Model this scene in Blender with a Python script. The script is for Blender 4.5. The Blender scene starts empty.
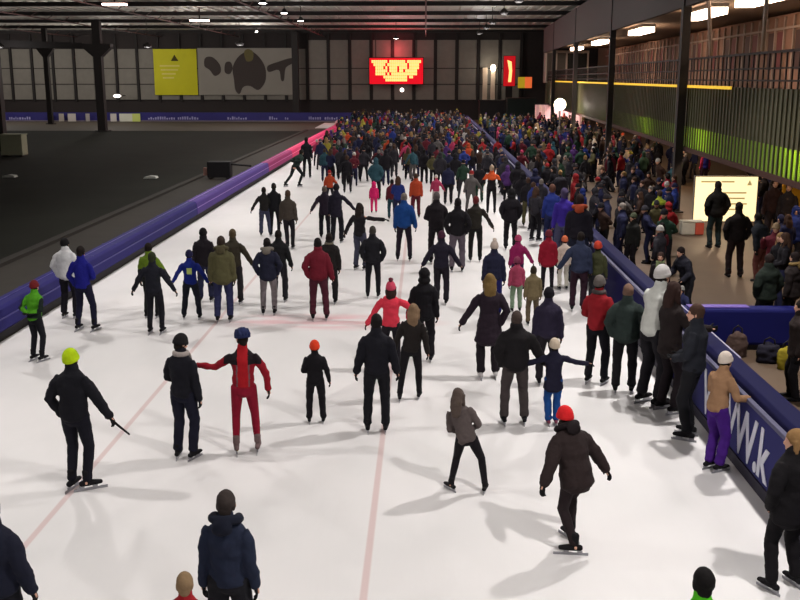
import bpy, math, random
from mathutils import Vector, Matrix, noise
random.seed(7)
R = math.radians
scene = bpy.context.scene
col = scene.collection

# ------------------------------------------------------------------ camera
F = 1000.0                       # focal length in pixels of an 800x600 frame
CAMH = 5.3
PITCH = math.atan(222 / F); YAW = R(1.43)
cam_data = bpy.data.cameras.new('camera'); cam = bpy.data.objects.new('camera', cam_data)
col.objects.link(cam); scene.camera = cam
cam_data.lens = 36 * F / 800; cam_data.sensor_width = 36; cam_data.clip_end = 500
CAMR = Matrix.Rotation(YAW, 3, 'Z') @ Matrix.Rotation(math.pi / 2 - PITCH, 3, 'X')
cam.matrix_world = Matrix.Translation((0, 0, CAMH)) @ CAMR.to_4x4()
def G(px, py, z=0.0):            # where the ray through a pixel of the photograph meets the height z
    d = CAMR @ Vector((px - 400, 300 - py, -F))
    t = (z - CAMH) / d.z
    return Vector((d.x * t, d.y * t, z))
def zat(y, px, py):              # height of the ray through a pixel at distance y
    d = CAMR @ Vector((px - 400, 300 - py, -F))
    return CAMH + d.z * y / d.y
def proj(p):
    c = CAMR.transposed() @ (Vector(p) - Vector((0, 0, CAMH)))
    return (400 - F * c.x / c.z, 300 + F * c.y / c.z)

# ------------------------------------------------------------------ materials
def lin(c):
    c = c / 255
    return c / 12.92 if c < .04045 else ((c + .055) / 1.055) ** 2.4
def rgb(c): return (lin(c[0]), lin(c[1]), lin(c[2]), 1)
_m = {}
def mat(key, c=(128, 128, 128), rough=.8, metal=0, emit=0, var=.12, scale=9, bump=.15, spec=.3, trans=0, alpha=1):
    k = (key, c, rough, metal, emit)
    if k in _m: return _m[k]
    m = bpy.data.materials.new(key); m.use_nodes = True
    nt = m.node_tree; b = nt.nodes['Principled BSDF']
    b.inputs['Base Color'].default_value = rgb(c); b.inputs['Roughness'].default_value = rough
    b.inputs['Metallic'].default_value = metal; b.inputs['Specular IOR Level'].default_value = spec
    if emit:
        b.inputs['Emission Color'].default_value = rgb(c); b.inputs['Emission Strength'].default_value = emit
    if var:
        tc = nt.nodes.new('ShaderNodeTexCoord'); n = nt.nodes.new('ShaderNodeTexNoise')
        n.inputs['Scale'].default_value = scale; n.inputs['Detail'].default_value = 4
        nt.links.new(tc.outputs['Object'], n.inputs['Vector'])
        mx = nt.nodes.new('ShaderNodeMix'); mx.data_type = 'RGBA'
        l = rgb(c); mx.inputs[6].default_value = tuple(v * (1 - var) for v in l[:3]) + (1,)
        mx.inputs[7].default_value = tuple(min(1, v * (1 + var)) for v in l[:3]) + (1,)
        nt.links.new(n.outputs['Fac'], mx.inputs[0]); nt.links.new(mx.outputs[2], b.inputs['Base Color'])
        if bump:
            bp = nt.nodes.new('ShaderNodeBump'); bp.inputs['Strength'].default_value = bump; bp.inputs['Distance'].default_value = .02
            nt.links.new(n.outputs['Fac'], bp.inputs['Height']); nt.links.new(bp.outputs['Normal'], b.inputs['Normal'])
    if trans: b.inputs['Transmission Weight'].default_value = trans
    _m[k] = m
    return m
def cloth(c, key='fabric'): return mat(key, tuple(int(v * (.8 if max(c) - min(c) > 60 else .9)) for v in c), rough=.85, var=.2, scale=14, bump=.4, spec=.15)
def glow(c, s, key='lamp_glow'): return mat(key, c, emit=s, var=0)

# ------------------------------------------------------------------ object helpers
def newobj(name, me=None, parent=None):
    o = bpy.data.objects.new(name, me); col.objects.link(o)
    if parent is not None: o.parent = parent
    return o
def tag(o, label=None, cat=None, group=None, kind=None):
    if label: o['label'] = label
    if cat: o['category'] = cat
    if group: o['group'] = group
    if kind: o['kind'] = kind
    return o
def thing(name, loc, label, cat, group=None, rz=0):
    o = newobj(name); o.location = loc; o.rotation_euler.z = rz; o.empty_display_size = .2
    return tag(o, label, cat, group)
class MB:
    def __init__(s): s.v = []; s.f = []; s.mi = []; s.cur = 0
    def add(s, vs, fs):
        n = len(s.v); s.v += [Vector(v) for v in vs]; s.f += [tuple(i + n for i in f) for f in fs]; s.mi += [s.cur] * len(fs)
        return s
    def box(s, x0, x1, y0, y1, z0, z1):
        vs = [(x, y, z) for x in (x0, x1) for y in (y0, y1) for z in (z0, z1)]
        return s.add(vs, [(0, 1, 3, 2), (4, 6, 7, 5), (0, 4, 5, 1), (2, 3, 7, 6), (0, 2, 6, 4), (1, 5, 7, 3)])
    def prism(s, poly, y0, y1, axis='y'):       # polygon swept along an axis
        n = len(poly)
        def P(a, b, t): return {'y': (a, t, b), 'x': (t, a, b), 'z': (a, b, t)}[axis]
        vs = [P(a, b, y0) for a, b in poly] + [P(a, b, y1) for a, b in poly]
        fs = [tuple(range(n)), tuple(range(2 * n - 1, n - 1, -1))] + [(i, i + n, (i + 1) % n + n, (i + 1) % n) for i in range(n)]
        return s.add(vs, fs)
    def ell(s, c, r, nu=14, nv=9, zmin=None, rot=None):
        c = Vector(c); vs = []; fs = []
        for j in range(nv + 1):
            t = math.pi * j / nv
            for i in range(nu):
                a = 2 * math.pi * i / nu
                p = Vector((r[0] * math.sin(t) * math.cos(a), r[1] * math.sin(t) * math.sin(a), r[2] * math.cos(t)))
                if zmin is not None: p.z = max(p.z, zmin)
                if rot: p = rot @ p
                vs.append(c + p)
        for j in range(nv):
            for i in range(nu):
                a, b = j * nu + i, j * nu + (i + 1) % nu
                fs.append((a, a + nu, b + nu, b))
        return s.add(vs, fs)
    def tube(s, pts, rad, side=(1, 0, 0), seg=12, cap=True):
        pts = [Vector(p) for p in pts]; side = Vector(side); vs = []; fs = []
        rad = [(r, r) if isinstance(r, (int, float)) else r for r in rad]
        n = len(pts)
        if cap:
            t0 = (pts[0] - pts[1]).normalized(); t1 = (pts[-1] - pts[-2]).normalized()
            e0 = min(rad[0]) * .5; e1 = min(rad[-1]) * .5
            pts = [pts[0] + t0 * e0] + pts + [pts[-1] + t1 * e1]
            rad = [(rad[0][0] * .6, rad[0][1] * .6)] + rad + [(rad[-1][0] * .6, rad[-1][1] * .6)]
            n += 2
        for k, p in enumerate(pts):
            t = (pts[min(k + 1, n - 1)] - pts[max(k - 1, 0)]).normalized()
            sd = side - t * side.dot(t)
            if sd.length < .05: sd = Vector((0, 1, 0)) - t * t.y
            sd.normalize(); fr = t.cross(sd)
            for i in range(seg):
                a = 2 * math.pi * i / seg
                vs.append(p + sd * math.cos(a) * rad[k][0] + fr * math.sin(a) * rad[k][1])
        for k in range(n - 1):
            for i in range(seg):
                a, b = k * seg + i, k * seg + (i + 1) % seg
                fs.append((a, b, b + seg, a + seg))
        fs.append(tuple(range(seg - 1, -1, -1))); fs.append(tuple(range((n - 1) * seg, n * seg)))
        return s.add(vs, fs)
    def mesh(s, name, mats, smooth=False):
        me = bpy.data.meshes.new(name); me.from_pydata([tuple(v) for v in s.v], [], s.f)
        for m in (mats if isinstance(mats, (list, tuple)) else [mats]): me.materials.append(m)
        me.polygons.foreach_set('material_index', s.mi)
        if smooth: me.polygons.foreach_set('use_smooth', [True] * len(s.f))
        me.update(); return me
    def build(s, name, mats, parent=None, smooth=False, bevel=0):
        o = newobj(name, s.mesh(name, mats, smooth), parent)
        if bevel:
            b = o.modifiers.new('bevel', 'BEVEL'); b.width = bevel; b.segments = 2; b.limit_method = 'ANGLE'
        return o
PENDING = []
def organic(mb, name, mats, voxel, parent=None, smooth=3, wrinkle=0, paint=None):
    """one continuous skin over all the pieces of mb (evaluated in one go in finalize)"""
    o = newobj(name, mb.mesh(name, mats), parent)
    r = o.modifiers.new('r', 'REMESH'); r.mode = 'VOXEL'; r.voxel_size = voxel; r.use_smooth_shade = True
    if smooth:
        s = o.modifiers.new('s', 'SMOOTH'); s.iterations = smooth; s.factor = .5
    PENDING.append((o, mats, wrinkle, paint))
    return o
def finalize():
    bpy.context.view_layer.update()
    dg = bpy.context.evaluated_depsgraph_get()
    for o, mats, wr, paint in PENDING:
        me = bpy.data.meshes.new_from_object(o.evaluated_get(dg))
        me.name = o.name
        me.materials.clear()
        for m in (mats if isinstance(mats, (list, tuple)) else [mats]): me.materials.append(m)
        off = Vector((random.random() * 50, random.random() * 50, 0))
        if wr:
            cs = [v.co.copy() for v in me.vertices]; ns = [n.vector.copy() for n in me.vertex_normals]
            for v, c, n in zip(me.vertices, cs, ns):
                q = Vector((c.x * 7, c.y * 7, c.z * 11)) + off
                v.co = c + n * wr * (noise.noise(q) + .5 * abs(noise.noise(q * 2.3)))
        if paint:
            for p in me.polygons: p.material_index = paint(p.center, p.normal)
        else:
            me.polygons.foreach_set('material_index', [0] * len(me.polygons))
        old = o.data; o.modifiers.clear(); o.data = me
        bpy.data.meshes.remove(old)
        me.update()
    PENDING.clear()

# ------------------------------------------------------------------ shared small templates (hats, hair, gloves, skates), worn as children
TPL = {}
def tpl(name, mb, voxel, smooth=2, wr=0):
    o = organic(mb, name, [cloth((60, 60, 60))], voxel, smooth=smooth, wrinkle=wr); TPL[name] = o
mb = MB(); mb.ell((0, -.012, .03), (.094, .112, .125), zmin=-.02); mb.tube([(0, -.012, -.005), (0, -.012, .035)], [(.099, .117)] * 2, cap=False, seg=20); tpl('beanie', mb, .009, wr=.004)
mb = MB(); mb.ell((0, -.022, .03), (.086, .1, .104)); mb.ell((0, -.065, -.035), (.066, .045, .07)); mb.ell((-.07, -.02, -.01), (.02, .045, .05)); mb.ell((.07, -.02, -.01), (.02, .045, .05)); tpl('hair', mb, .009, wr=.008)
mb = MB(); mb.ell((0, -.02, .032), (.092, .104, .106)); mb.tube([(0, -.06, .03), (0, -.085, -.1), (0, -.1, -.22), (0, -.105, -.33)], [(.085, .05), (.1, .06), (.095, .045), (.06, .03)]); mb.tube([(-.08, 0, .02), (-.085, -.01, -.1), (-.08, .03, -.2)], [.03, .035, .03]); mb.tube([(.08, 0, .02), (.085, -.01, -.1), (.08, .03, -.2)], [.03, .035, .03]); tpl('long_hair', mb, .01, wr=.012)
mb = MB(); mb.ell((0, -.02, .03), (.086, .1, .104)); mb.ell((0, -.13, .03), (.03, .05, .035)); mb.tube([(0, -.14, .03), (0, -.165, -.08), (0, -.13, -.22)], [.03, .035, .015]); tpl('ponytail_hair', mb, .009, wr=.006)
mb = MB(); mb.ell((0, 0, 0), (.045, .045, .042)); tpl('pompom', mb, .007, wr=.02)
mb = MB(); mb.ell((0, -.02, .035), (.1, .135, .11), zmin=-.03)
for q in (-.06, -.02, .02, .06): mb.tube([(q, .09, .06), (q, .03, .135 - abs(q) * .4), (q, -.07, .14 - abs(q) * .4), (q, -.145, .05)], [(.014, .014)] * 4, seg=8)
tpl('helmet', mb, .008, smooth=1)
mb = MB(); mb.ell((0, -.025, .015), (.11, .118, .135)); mb.ell((0, -.05, -.09), (.12, .1, .09)); tpl('hood_raised', mb, .012, wr=.01)
mb = MB()
for i in range(15):
    a = math.pi * (-.15 + 1.3 * i / 14)
    mb.ell((math.cos(a) * .115, -math.sin(a) * .1, .01 + .02 * math.sin(a)), (.05, .05, .042), nu=8, nv=6)
mb.ell((0, -.13, -.03), (.1, .045, .08)); tpl('hood_lowered', mb, .013, wr=.012)
mb = MB()
for i in range(16):
    a = 2 * math.pi * i / 16
    mb.ell((math.cos(a) * .085, math.sin(a) * .085, 0), (.035, .035, .038), nu=8, nv=6)
mb.tube([(.05, .1, -.02), (.06, .14, -.13), (.06, .14, -.25)], [(.04, .02)] * 3); tpl('scarf', mb, .012, wr=.01)
def hand_mb(mb, M, side):
    """palm, four unequal curled fingers and an angled thumb; hand points along local -Z of M"""
    def T(p): return M @ Vector((p[0] * side, p[1], p[2]))
    sx = M.to_3x3() @ Vector((0, 1, 0))
    mb.tube([T((0, 0, .02)), T((0, .002, -.03)), T((0, .004, -.085))], [(.026, .024), (.042, .019), (.04, .014)], side=M.to_3x3() @ Vector((0, 1, 0)))
    for y, l in ((-.031, .06), (-.011, .074), (.011, .078), (.031, .07)):
        mb.tube([T((0, y, -.08)), T((-.006, y * 1.1, -.08 - l * .5)), T((-.022, y * 1.12, -.08 - l * .85)), T((-.042, y * 1.12, -.08 - l))], [.0115, .0105, .0098, .0088], side=sx, seg=8)
    mb.tube([T((0, .03, -.02)), T((-.015, .058, -.052)), T((-.028, .068, -.083))], [.015, .013, .0105], side=sx, seg=8)
for sd, nm in ((1, 'glove_r'), (-1, 'glove_l')):
    mb = MB(); hand_mb(mb, Matrix.Identity(4) , sd); mb.tube([(0, 0, .06), (0, 0, .01)], [.036, .034]); tpl(nm, mb, .0065, smooth=1)
mb = MB(); mb.tube([(0, -.01, .21), (0, -.01, .18), (0, -.005, .13), (0, .01, .1)], [(.044, .05), (.043, .05), (.045, .06), (.045, .07)]); mb.tube([(0, -.085, .085), (0, 0, .09), (0, .09, .085), (0, .17, .08)], [(.035, .035), (.04, .04), (.046, .034), (.035, .022)]); tpl('skate', mb, .009)
mb = MB(); mb.tube([(0, -.01, .2), (0, -.01, .1)], [.05, .045]); mb.tube([(0, -.085, .04), (0, 0, .045), (0, .09, .04), (0, .17, .035)], [(.035, .035), (.04, .045), (.046, .034), (.035, .025)]); tpl('shoe', mb, .009)
steel = mat('steel', (150, 150, 155), rough=.3, metal=.9, var=0)
mb = MB(); mb.box(-.003, .003, -.13, .2, 0, .03); mb.box(-.012, .012, -.1, -.03, .025, .06); mb.box(-.012, .012, .05, .14, .025, .06)
BLADE = mb.mesh('blade', steel)
mb = MB(); mb.box(-.003, .003, -.17, .24, 0, .035); mb.box(-.012, .012, -.1, -.04, .03, .06); mb.box(-.012, .012, .06, .12, .03, .06)
LONGBLADE = mb.mesh('long_blade', steel)
mb = MB(); mb.ell((0, 0, 0), (.011, .006, .007), nu=8, nv=6); EYE = mb.mesh('eye', mat('eye_dark', (22, 18, 16), rough=.3, var=0), True)
mb = MB(); mb.ell((0, 0, 0), (.022, .007, .006), nu=8, nv=6); MOUTH = mb.mesh('mouth', mat('lips', (120, 60, 55), var=0), True)
finalize()
for o in TPL.values(): col.objects.unlink(o)

SKIN = mat('skin', (196, 150, 128), rough=.6, var=.06, bump=.05)
DARKSKATE = cloth((22, 21, 24), 'skate_leather')

# ------------------------------------------------------------------ people
ARMS = {  # (out, forward, up) of the upper arm and of the forearm
 'down': ((.16, -.03, -1), (.1, .18, -1)), 'loose': ((.3, 0, -1), (.2, .25, -1)), 'out': ((.55, 0, -.85), (.5, .15, -.85)),
 'wide': ((1, .05, -.4), (1, .1, -.15)), 'span': ((1, .1, -.12), (1, .1, 0)), 'front': ((.28, .12, -1), (-.55, .75, -.3)),
 'back': ((.35, -.35, -.9), (-.8, -.35, -.3)), 'reach': ((.3, .75, -.6), (.1, 1, -.1)), 'raise': ((.3, .5, -.7), (-.1, .55, .8)),
 'swing': ((.2, .55, -.85), (0, .8, -.6)), 'rear': ((.25, -.5, -.85), (.2, -.3, -.95)), 'pocket': ((.42, -.12, -.9), (-.3, .4, -.85)),
 'point': ((.42, .25, -.9), (.45, .2, -.85)), 'side_reach': ((.8, .15, -.62), (.85, .2, .38)),
 'rail': ((.3, .55, -.8), (.1, 1, -.05)),
}
def smooth_pts(a, b, n): return [a.lerp(b, i / n) for i in range(n + 1)]
def skeleton(arms=('down', 'down'), lf=(-.13, 0), rf=(.13, .04), lean=0, side=0, crouch=0, head=(0, 0), lift=.06, narrow=1, lz=0, rz_=0, turn=0):
    K = {}
    hz = .93 - crouch
    piv = Vector((0, 0, hz))
    TR = Matrix.Rotation(R(turn), 3, 'Z') @ Matrix.Rotation(R(side), 3, 'Y') @ Matrix.Rotation(-R(lean), 3, 'X')
    def T(x, y, z): return piv + TR @ (Vector((x, y, z - crouch)) - piv) + Vector((0, 0, lift))
    K['T'] = T; K['TR'] = TR
    K['lift'] = Vector((0, 0, lift))
    K['hc'] = T(0, .02, 1.5) + TR @ Vector((0, 0, 0)) + (Matrix.Rotation(-R(lean) * .4, 3, 'X') @ Vector((0, 0.005, .13)))
    K['neck'] = T(0, -.01, 1.44)
    K['HR'] = Matrix.Rotation(R(turn * .5 + head[0]), 3, 'Z') @ Matrix.Rotation(R(side * .4), 3, 'Y') @ Matrix.Rotation(-R(head[1]) - R(lean) * .35, 3, 'X')
    for s, nm, a in ((-1, 'l', arms[0]), (1, 'r', arms[1])):
        ua, fa = ARMS[a] if isinstance(a, str) else a
        U = TR @ Vector((ua[0] * s, ua[1], ua[2])).normalized(); Fa = TR @ Vector((fa[0] * s, fa[1], fa[2])).normalized()
        sh = T(.168 * s, -.01, 1.385)
        K['sh' + nm] = sh; K['el' + nm] = sh + U * .285; K['wr' + nm] = K['el' + nm] + Fa * .25; K['fa' + nm] = Fa
        f = lf if s < 0 else rf; fz = lz if s < 0 else rz_
        hip = Vector((.09 * s, 0, .92 - crouch + lift)); an = Vector((f[0], f[1], .09 + lift + fz))
        d = an - hip; L = d.length; th, sn = .43, .42
        if L > th + sn - .004: an_ = hip + d.normalized() * (th + sn - .004); L = th + sn - .004
        a_ = (th * th - sn * sn + L * L) / (2 * L); h = math.sqrt(max(0, th * th - a_ * a_))
        dn = d.normalized(); fw = Vector((s * .15, 1, 0)); fw = (fw - dn * fw.dot(dn)).normalized()
        K['hip' + nm] = hip; K['kn' + nm] = hip + dn * a_ + fw * h; K['an' + nm] = an
    return K
def head_frame(K, hs): return Matrix.Translation(K['hc']) @ K['HR'].to_4x4() @ Matrix.Scale(hs, 4)
def make_person(root, K, jk, tr, skin=SKIN, voxel=.016, fat=1.0, coat=0, hs=1.0, slim=1.0, bare=False, jpaint=None, jmats=None, tpaint=None, tmats=None, sleeve=1.0, skirt=0, fem=0):
    T = K['T']; sx = K['TR'] @ Vector((1, 0, 0))
    sw = 1 - .08 * fem
    # --- body: one continuous figure
    b = MB()
    b.tube([T(0, 0, .86), T(0, 0, .95), T(0, .005, 1.08), T(0, .01, 1.22), T(0, 0, 1.32), T(0, 0, 1.385), T(0, -.005, 1.45)],
           [(.12, .085), (.13, .09), (.12, .085), (.135, .095), (.145, .095), (.125, .07), (.06, .05)], side=sx)
    b.tube([K['neck'], K['hc'] + Vector((0, 0, -.03))], [.05, .048])
    M = head_frame(K, hs); Rm = M.to_3x3()
    def E(c, r): b.ell(M @ Vector(c), Vector(r) * hs, rot=K['HR'])
    E((0, -.01, .02), (.075, .094, .098)); E((0, .022, -.045), (.057, .068, .072)); E((0, .058, -.088), (.03, .028, .024))
    E((0, .096, -.022), (.013, .018, .026)); E((.078, -.005, -.012), (.011, .022, .033)); E((-.078, -.005, -.012), (.011, .022, .033)); E((0, .07, .02), (.05, .02, .015))
    for s, nm in ((-1, 'l'), (1, 'r')):
        sh, el, wr = K['sh' + nm], K['el' + nm], K['wr' + nm]
        b.tube([T(.1 * s, 0, 1.37), sh, sh.lerp(el, .4), el, el.lerp(wr, .3), wr, wr + K['fa' + nm] * .03], [.045, .043, .04, .034, .035, .026, .026], side=sx)
        if bare:
            hand_mb(b, wrist_frame(K, nm), s)
        else:
            b.tube([wr, wr + K['fa' + nm] * .09], [(.026, .02), (.03, .014)], side=sx)
        hip, kn, an = K['hip' + nm], K['kn' + nm], K['an' + nm]
        b.tube([hip + Vector((0, 0, .03)), hip.lerp(kn, .3), kn, kn.lerp(an, .3), an], [.078, .074, .046, .048, .026])
        b.tube([an + Vector((0, -.04, -.045)), an + Vector((0, .05, -.052)), an + Vector((0, .1, -.058))], [.024, .024, .018])
    organic(b, 'body', [skin], .011 if bare else max(voxel * .8, .012), root, smooth=2)
    # --- trousers
    t = MB(); g = .018 + .022 * slim
    t.tube([K['lift'] + Vector((0, 0, .84)) + (T(0, 0, .84) - K['lift'] - Vector((0, 0, .84))) * .6, T(0, 0, .93), T(0, 0, .985)], [(.148, .108), (.152 + .01 * slim, .112), (.13, .095)], side=sx)
    for s, nm in ((-1, 'l'), (1, 'r')):
        hip, kn, an = K['hip' + nm], K['kn' + nm], K['an' + nm]
        t.tube([hip + Vector((0, 0, .02)), hip.lerp(kn, .35), kn, kn.lerp(an, .35), kn.lerp(an, .8), an + Vector((0, 0, -.005 + .01 * (1 - slim)))],
               [.088 + .4 * g * .6, .074 + g * .6, .05 + g * .7, .046 + g * .75, .034 + g * .85, .036 + g * .9])
    organic(t, 'trousers', tmats or [cloth(tr)], voxel, root, smooth=2, wrinkle=.012 * slim, paint=tpaint)
    # --- jacket
    j = MB(); q = fat
    z0 = .9 - .28 * coat; q = max(q, .9) + .03
    prof = [(z0, .168 + .03 * coat + .02 * skirt, .125 + .02 * coat), (1.0, .165, .122), (1.12, .155 - .012 * fem, .118), (1.25, .172 * sw, .13), (1.34, .19 * sw, .128), (1.405, .168 * sw, .108), (1.455, .115, .085), (1.49, .076, .076), (1.56, .07, .072)]
    pts = []
    for z, a, c in prof:
        p = T(0, 0, z)
        if z < .93:
            p = T(0, 0, .93) + (Vector((0, 0, -1)) * .75 + (T(0, 0, .92) - T(0, 0, .93)).normalized() * .25) * (.93 - z)
        pts.append(p)
    j.tube(pts, [(a * (1 + (q - 1) * .8), c * q) for z, a, c in prof], side=sx, seg=16)
    for s, nm in ((-1, 'l'), (1, 'r')):
        sh, el, wr = K['sh' + nm], K['el' + nm], K['wr' + nm]
        k = (1 + (q - 1) * 1.3) * sleeve
        k = max(k, .93); j.tube([T(.08 * s, 0, 1.36), sh - Vector((0, 0, .012)), sh.lerp(el, .3), sh.lerp(el, .65), el, el.lerp(wr, .5), wr + K['fa' + nm] * .02], [.06, .064 + .03 * (k - 1), .066 * k, .06 * k, .056 * k, .052 * k, .045 * k], side=sx)
    organic(j, 'jacket', jmats or [cloth(jk)], voxel, root, smooth=3, wrinkle=.016, paint=jpaint)
def wrist_frame(K, nm):
    z = -K['fa' + nm]; y = Vector((0, 1, 0)); y = y - z * y.dot(z)
    if y.length < .2: y = Vector((0, 0, 1)) - z * z.z
    y.normalize(); x = y.cross(z)
    m = Matrix((x, y, z)).transposed().to_4x4(); m.translation = K['wr' + nm]
    return m
def wear(root, tname, name, M, c, key='fabric'):
    o = newobj(name, TPL[tname].data, root)
    o.matrix_local = M
    o.material_slots[0].link = 'OBJECT'; o.material_slots[0].material = cloth(c, key)
    return o
def dress(root, K, hat=None, hair=None, hs=1.0, gloves=(24, 24, 26), foot='skate', footc=(22, 21, 24), hood=None, scarf=None, face=False, fyaw=(4, -4), pom=None):
    M = head_frame(K, hs)
    if hair:
        Mh = M
        if hat and hat[0] in ('beanie', 'helmet'): Mh = M @ Matrix.Translation((0, .008, -.012)) @ Matrix.Scale(.93, 4)
        wear(root, hair[0], 'hair', Mh, hair[1], 'hair_strands')
    if hat:
        Mb = M @ Matrix.Rotation(R(14), 4, 'X') @ Matrix.Translation((0, -.002, -.004)) if hat[0] == 'beanie' else M @ Matrix.Scale(1.12, 4) if hat[0] == 'helmet' else M
        h = wear(root, hat[0], {'hood_raised': 'hood'}.get(hat[0], hat[0]), Mb, hat[1])
        if pom: wear(h, 'pompom', 'pompom', Matrix.Translation((0, -.012, .175)), pom)
    if hood: wear(root, 'hood_lowered', 'hood', Matrix.Translation(K['T'](0, -.01, 1.5)) @ K['TR'].to_4x4(), hood)
    if scarf: wear(root, 'scarf', 'scarf', Matrix.Translation(K['T'](0, .0, 1.5)) @ K['TR'].to_4x4(), scarf)
    if gloves:
        for nm in 'lr': wear(root, 'glove_' + nm, 'glove', wrist_frame(K, nm), gloves)
    for nm, fy in zip('lr', fyaw):
        an = K['an' + nm]
        base = Matrix.Translation((an.x, an.y, an.z - .09 - K['lift'].z)) @ Matrix.Rotation(R(fy), 4, 'Z')
        if foot == 'shoe': wear(root, 'shoe', 'shoe', base, footc)
        else:
            sp = foot == 'speed'
            sk = wear(root, 'shoe' if sp else 'skate', 'skate', base @ Matrix.Translation((0, 0, .055 if sp else 0)), footc, 'skate_leather')
            bl = newobj('blade', LONGBLADE if sp else BLADE, sk)
            if sp: bl.location.z = -.055
    if face:
        for s in (-1, 1): e = newobj('eye', EYE, root); e.matrix_local = M @ Matrix.Translation((.03 * s, .086, .005))
        e = newobj('mouth', MOUTH, root); e.matrix_local = M @ Matrix.Translation((0, .087, -.068))
def topz(K, hat, hs): return K['hc'].z + (.155 if hat else .128) * hs
SPOTS = []
def person(label, feet=None, head=None, h=1.78, yaw=0, arms=('down', 'down'), lf=(-.13, 0), rf=(.13, .04), lean=0, side=0, crouch=0, look=(0, 0), turn=0,
           hat=None, hair=('hair', (30, 24, 20)), hs=1.0, jk=(28, 27, 30), tr=(24, 24, 28), gloves=(22, 22, 24), foot='skate', hood=None, scarf=None,
           face=False, pom=None, fyaw=(4, -4), lz=0, rz_=0, footc=(22, 21, 24), loc=None, **kw):
    K = skeleton(arms, lf, rf, lean, side, crouch, look, .06 if foot != 'shoe' else 0, lz=lz, rz_=rz_, turn=turn)
    tz = topz(K, hat, hs)
    if loc: p = Vector(loc); H = h
    elif feet:
        p = G(*feet); H = zat(p.y, head[0], head[1]) if head else h
    else:
        p = G(head[0], head[1], h); H = h; p.z = 0
    lx = 3.72 if lean >= 10 else 4.0; lim = lx if (foot != 'shoe' and p.x > lx) else 5.25 if (foot == 'shoe' and p.x < 5.25) else None
    if lim and p.y < 60:
        k_ = lim / p.x; p = Vector((p.x * k_, p.y * k_, 0))
        if head: H = zat(p.y, head[0], head[1])
    S = H / tz
    root = thing('person', p, label, 'person', rz=R(yaw)); root.scale = (S, S, S)
    if hat and hat[0] == 'hood_raised': hair = None
    make_person(root, K, jk, tr, hs=hs, **kw)
    dress(root, K, hat, hair, hs, gloves, foot, footc, hood, scarf, face, fyaw, pom)
    SPOTS.append((p.x, p.y)); root['_k'] = 0; del root['_k']; LAST[:] = [root, K, S, R(yaw), p]; return root

LAST = []
BLACK = (27, 26, 30); NAVY = (28, 30, 52); BROWN = (52, 42, 38)
# --- skaters near the camera
person('person in black with a bright yellow cap, holding a short stick on the ice', feet=(80, 490), head=(70, 347), yaw=-12, arms=('pocket', 'point'), lf=(-.1, 0), rf=(.1, .02),
       hat=('beanie', (205, 240, 20)), jk=(23, 23, 29), tr=(22, 22, 32), fat=1.1, slim=.5, foot='speed', fyaw=(0, -50), sleeve=1.05)
STICK = (LAST[4] + Matrix.Rotation(LAST[3], 3, 'Z') @ ((LAST[1]['wrr'] + LAST[1]['far'] * .085) * LAST[2]))
tag(MB().tube([STICK + Vector((-.09, -.02, .1)), STICK + Vector((.06, .0, -.06)), STICK + Vector((.2, .03, -.2))], [.02, .017, .013], seg=8).build('stick', cloth((30, 26, 28)), smooth=True), 'short dark stick held by the skater with the bright yellow cap', 'stick')
person('person in a black tracksuit and beanie being touched by the red suited skater', feet=(186, 459), head=(190, 333), yaw=-15, arms=('front', 'down'), look=(-30, 25), lf=(-.12, 0), rf=(.11, .02),
       hat=('beanie', (26, 24, 26)), jk=(24, 24, 32), tr=(24, 25, 40), slim=.9, scarf=(165, 155, 150), fyaw=(15, -10))
def redpaint(c, n):
    if c.z > 1.28 + .06 and abs(c.x) < .26 and not (abs(c.x) < .075 and n.y < 0): return 1
    if n.y < .1 and abs(c.x) < .075 and c.z > 1.02: return 2
    if n.y < .1 and abs(c.x) < .095 and c.z > 1.02: return 3
    return 0
person('person in a red and black speed skating suit with navy helmet', feet=(246, 453), head=(230, 328), yaw=8, arms=(((.75, .25, -.6), (.95, .15, .12)), ((.5, 0, -.85), (.12, .1, -1))),
       lf=(-.13, 0), rf=(.17, .04), hat=('helmet', (34, 42, 80)), look=(20, 12), jk=(150, 22, 40), tr=(150, 22, 48), fat=.86, slim=0, sleeve=.8, coat=-.1, foot='speed', footc=(110, 90, 90),
       jmats=[cloth((160, 24, 42)), cloth((32, 24, 28)), cloth((190, 28, 38)), cloth((110, 84, 88))], jpaint=redpaint)
person('child in black with an orange beanie standing alone on the ice', feet=(316, 423), head=(315, 339), yaw=5, arms=('front', 'loose'), lf=(-.14, 0), rf=(.16, 0), hat=('beanie', (245, 70, 38)), hs=1.14,
       jk=(24, 22, 26), tr=(24, 22, 26), slim=.9)
person('person in a plain black jacket and trousers at the centre of the ice', feet=(377, 432), head=(374, 314), yaw=2, arms=('loose', 'loose'), lf=(-.14, 0), rf=(.13, 0), jk=(23, 23, 31), tr=(22, 22, 27),
       fat=1.08, slim=.8, sleeve=1.1, hair=('hair', (24, 20, 20)))
person('person in a coral jacket with a pink pompom hat', feet=(391, 372), head=(390, 280), yaw=2, arms=('out', ((.75, .1, -.6), (-.2, .5, -.8))), jk=(248, 66, 88), tr=(30, 27, 34), hat=('beanie', (225, 80, 108)), pom=(110, 45, 60),
       hair=('long_hair', (50, 32, 28)), fem=1, fat=1.02, slim=.4)
person('person with long blond hair in a black jacket and tights', feet=(411, 400), head=(419, 304), yaw=-5, arms=('loose', 'loose'), lf=(-.2, -.08), rf=(.14, .1), jk=(36, 32, 30), tr=(24, 22, 26),
       hair=('long_hair', (128, 104, 80)), fem=1, slim=.3, side=4)
person('person in a black hooded coat behind the long haired blond skater', feet=(424, 362), head=(417, 267), yaw=-4, arms=('loose', 'down'), hat=('hood_raised', (20, 19, 22)), jk=(22, 21, 25), tr=(24, 22, 26), fat=1.12, coat=.2)
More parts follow.
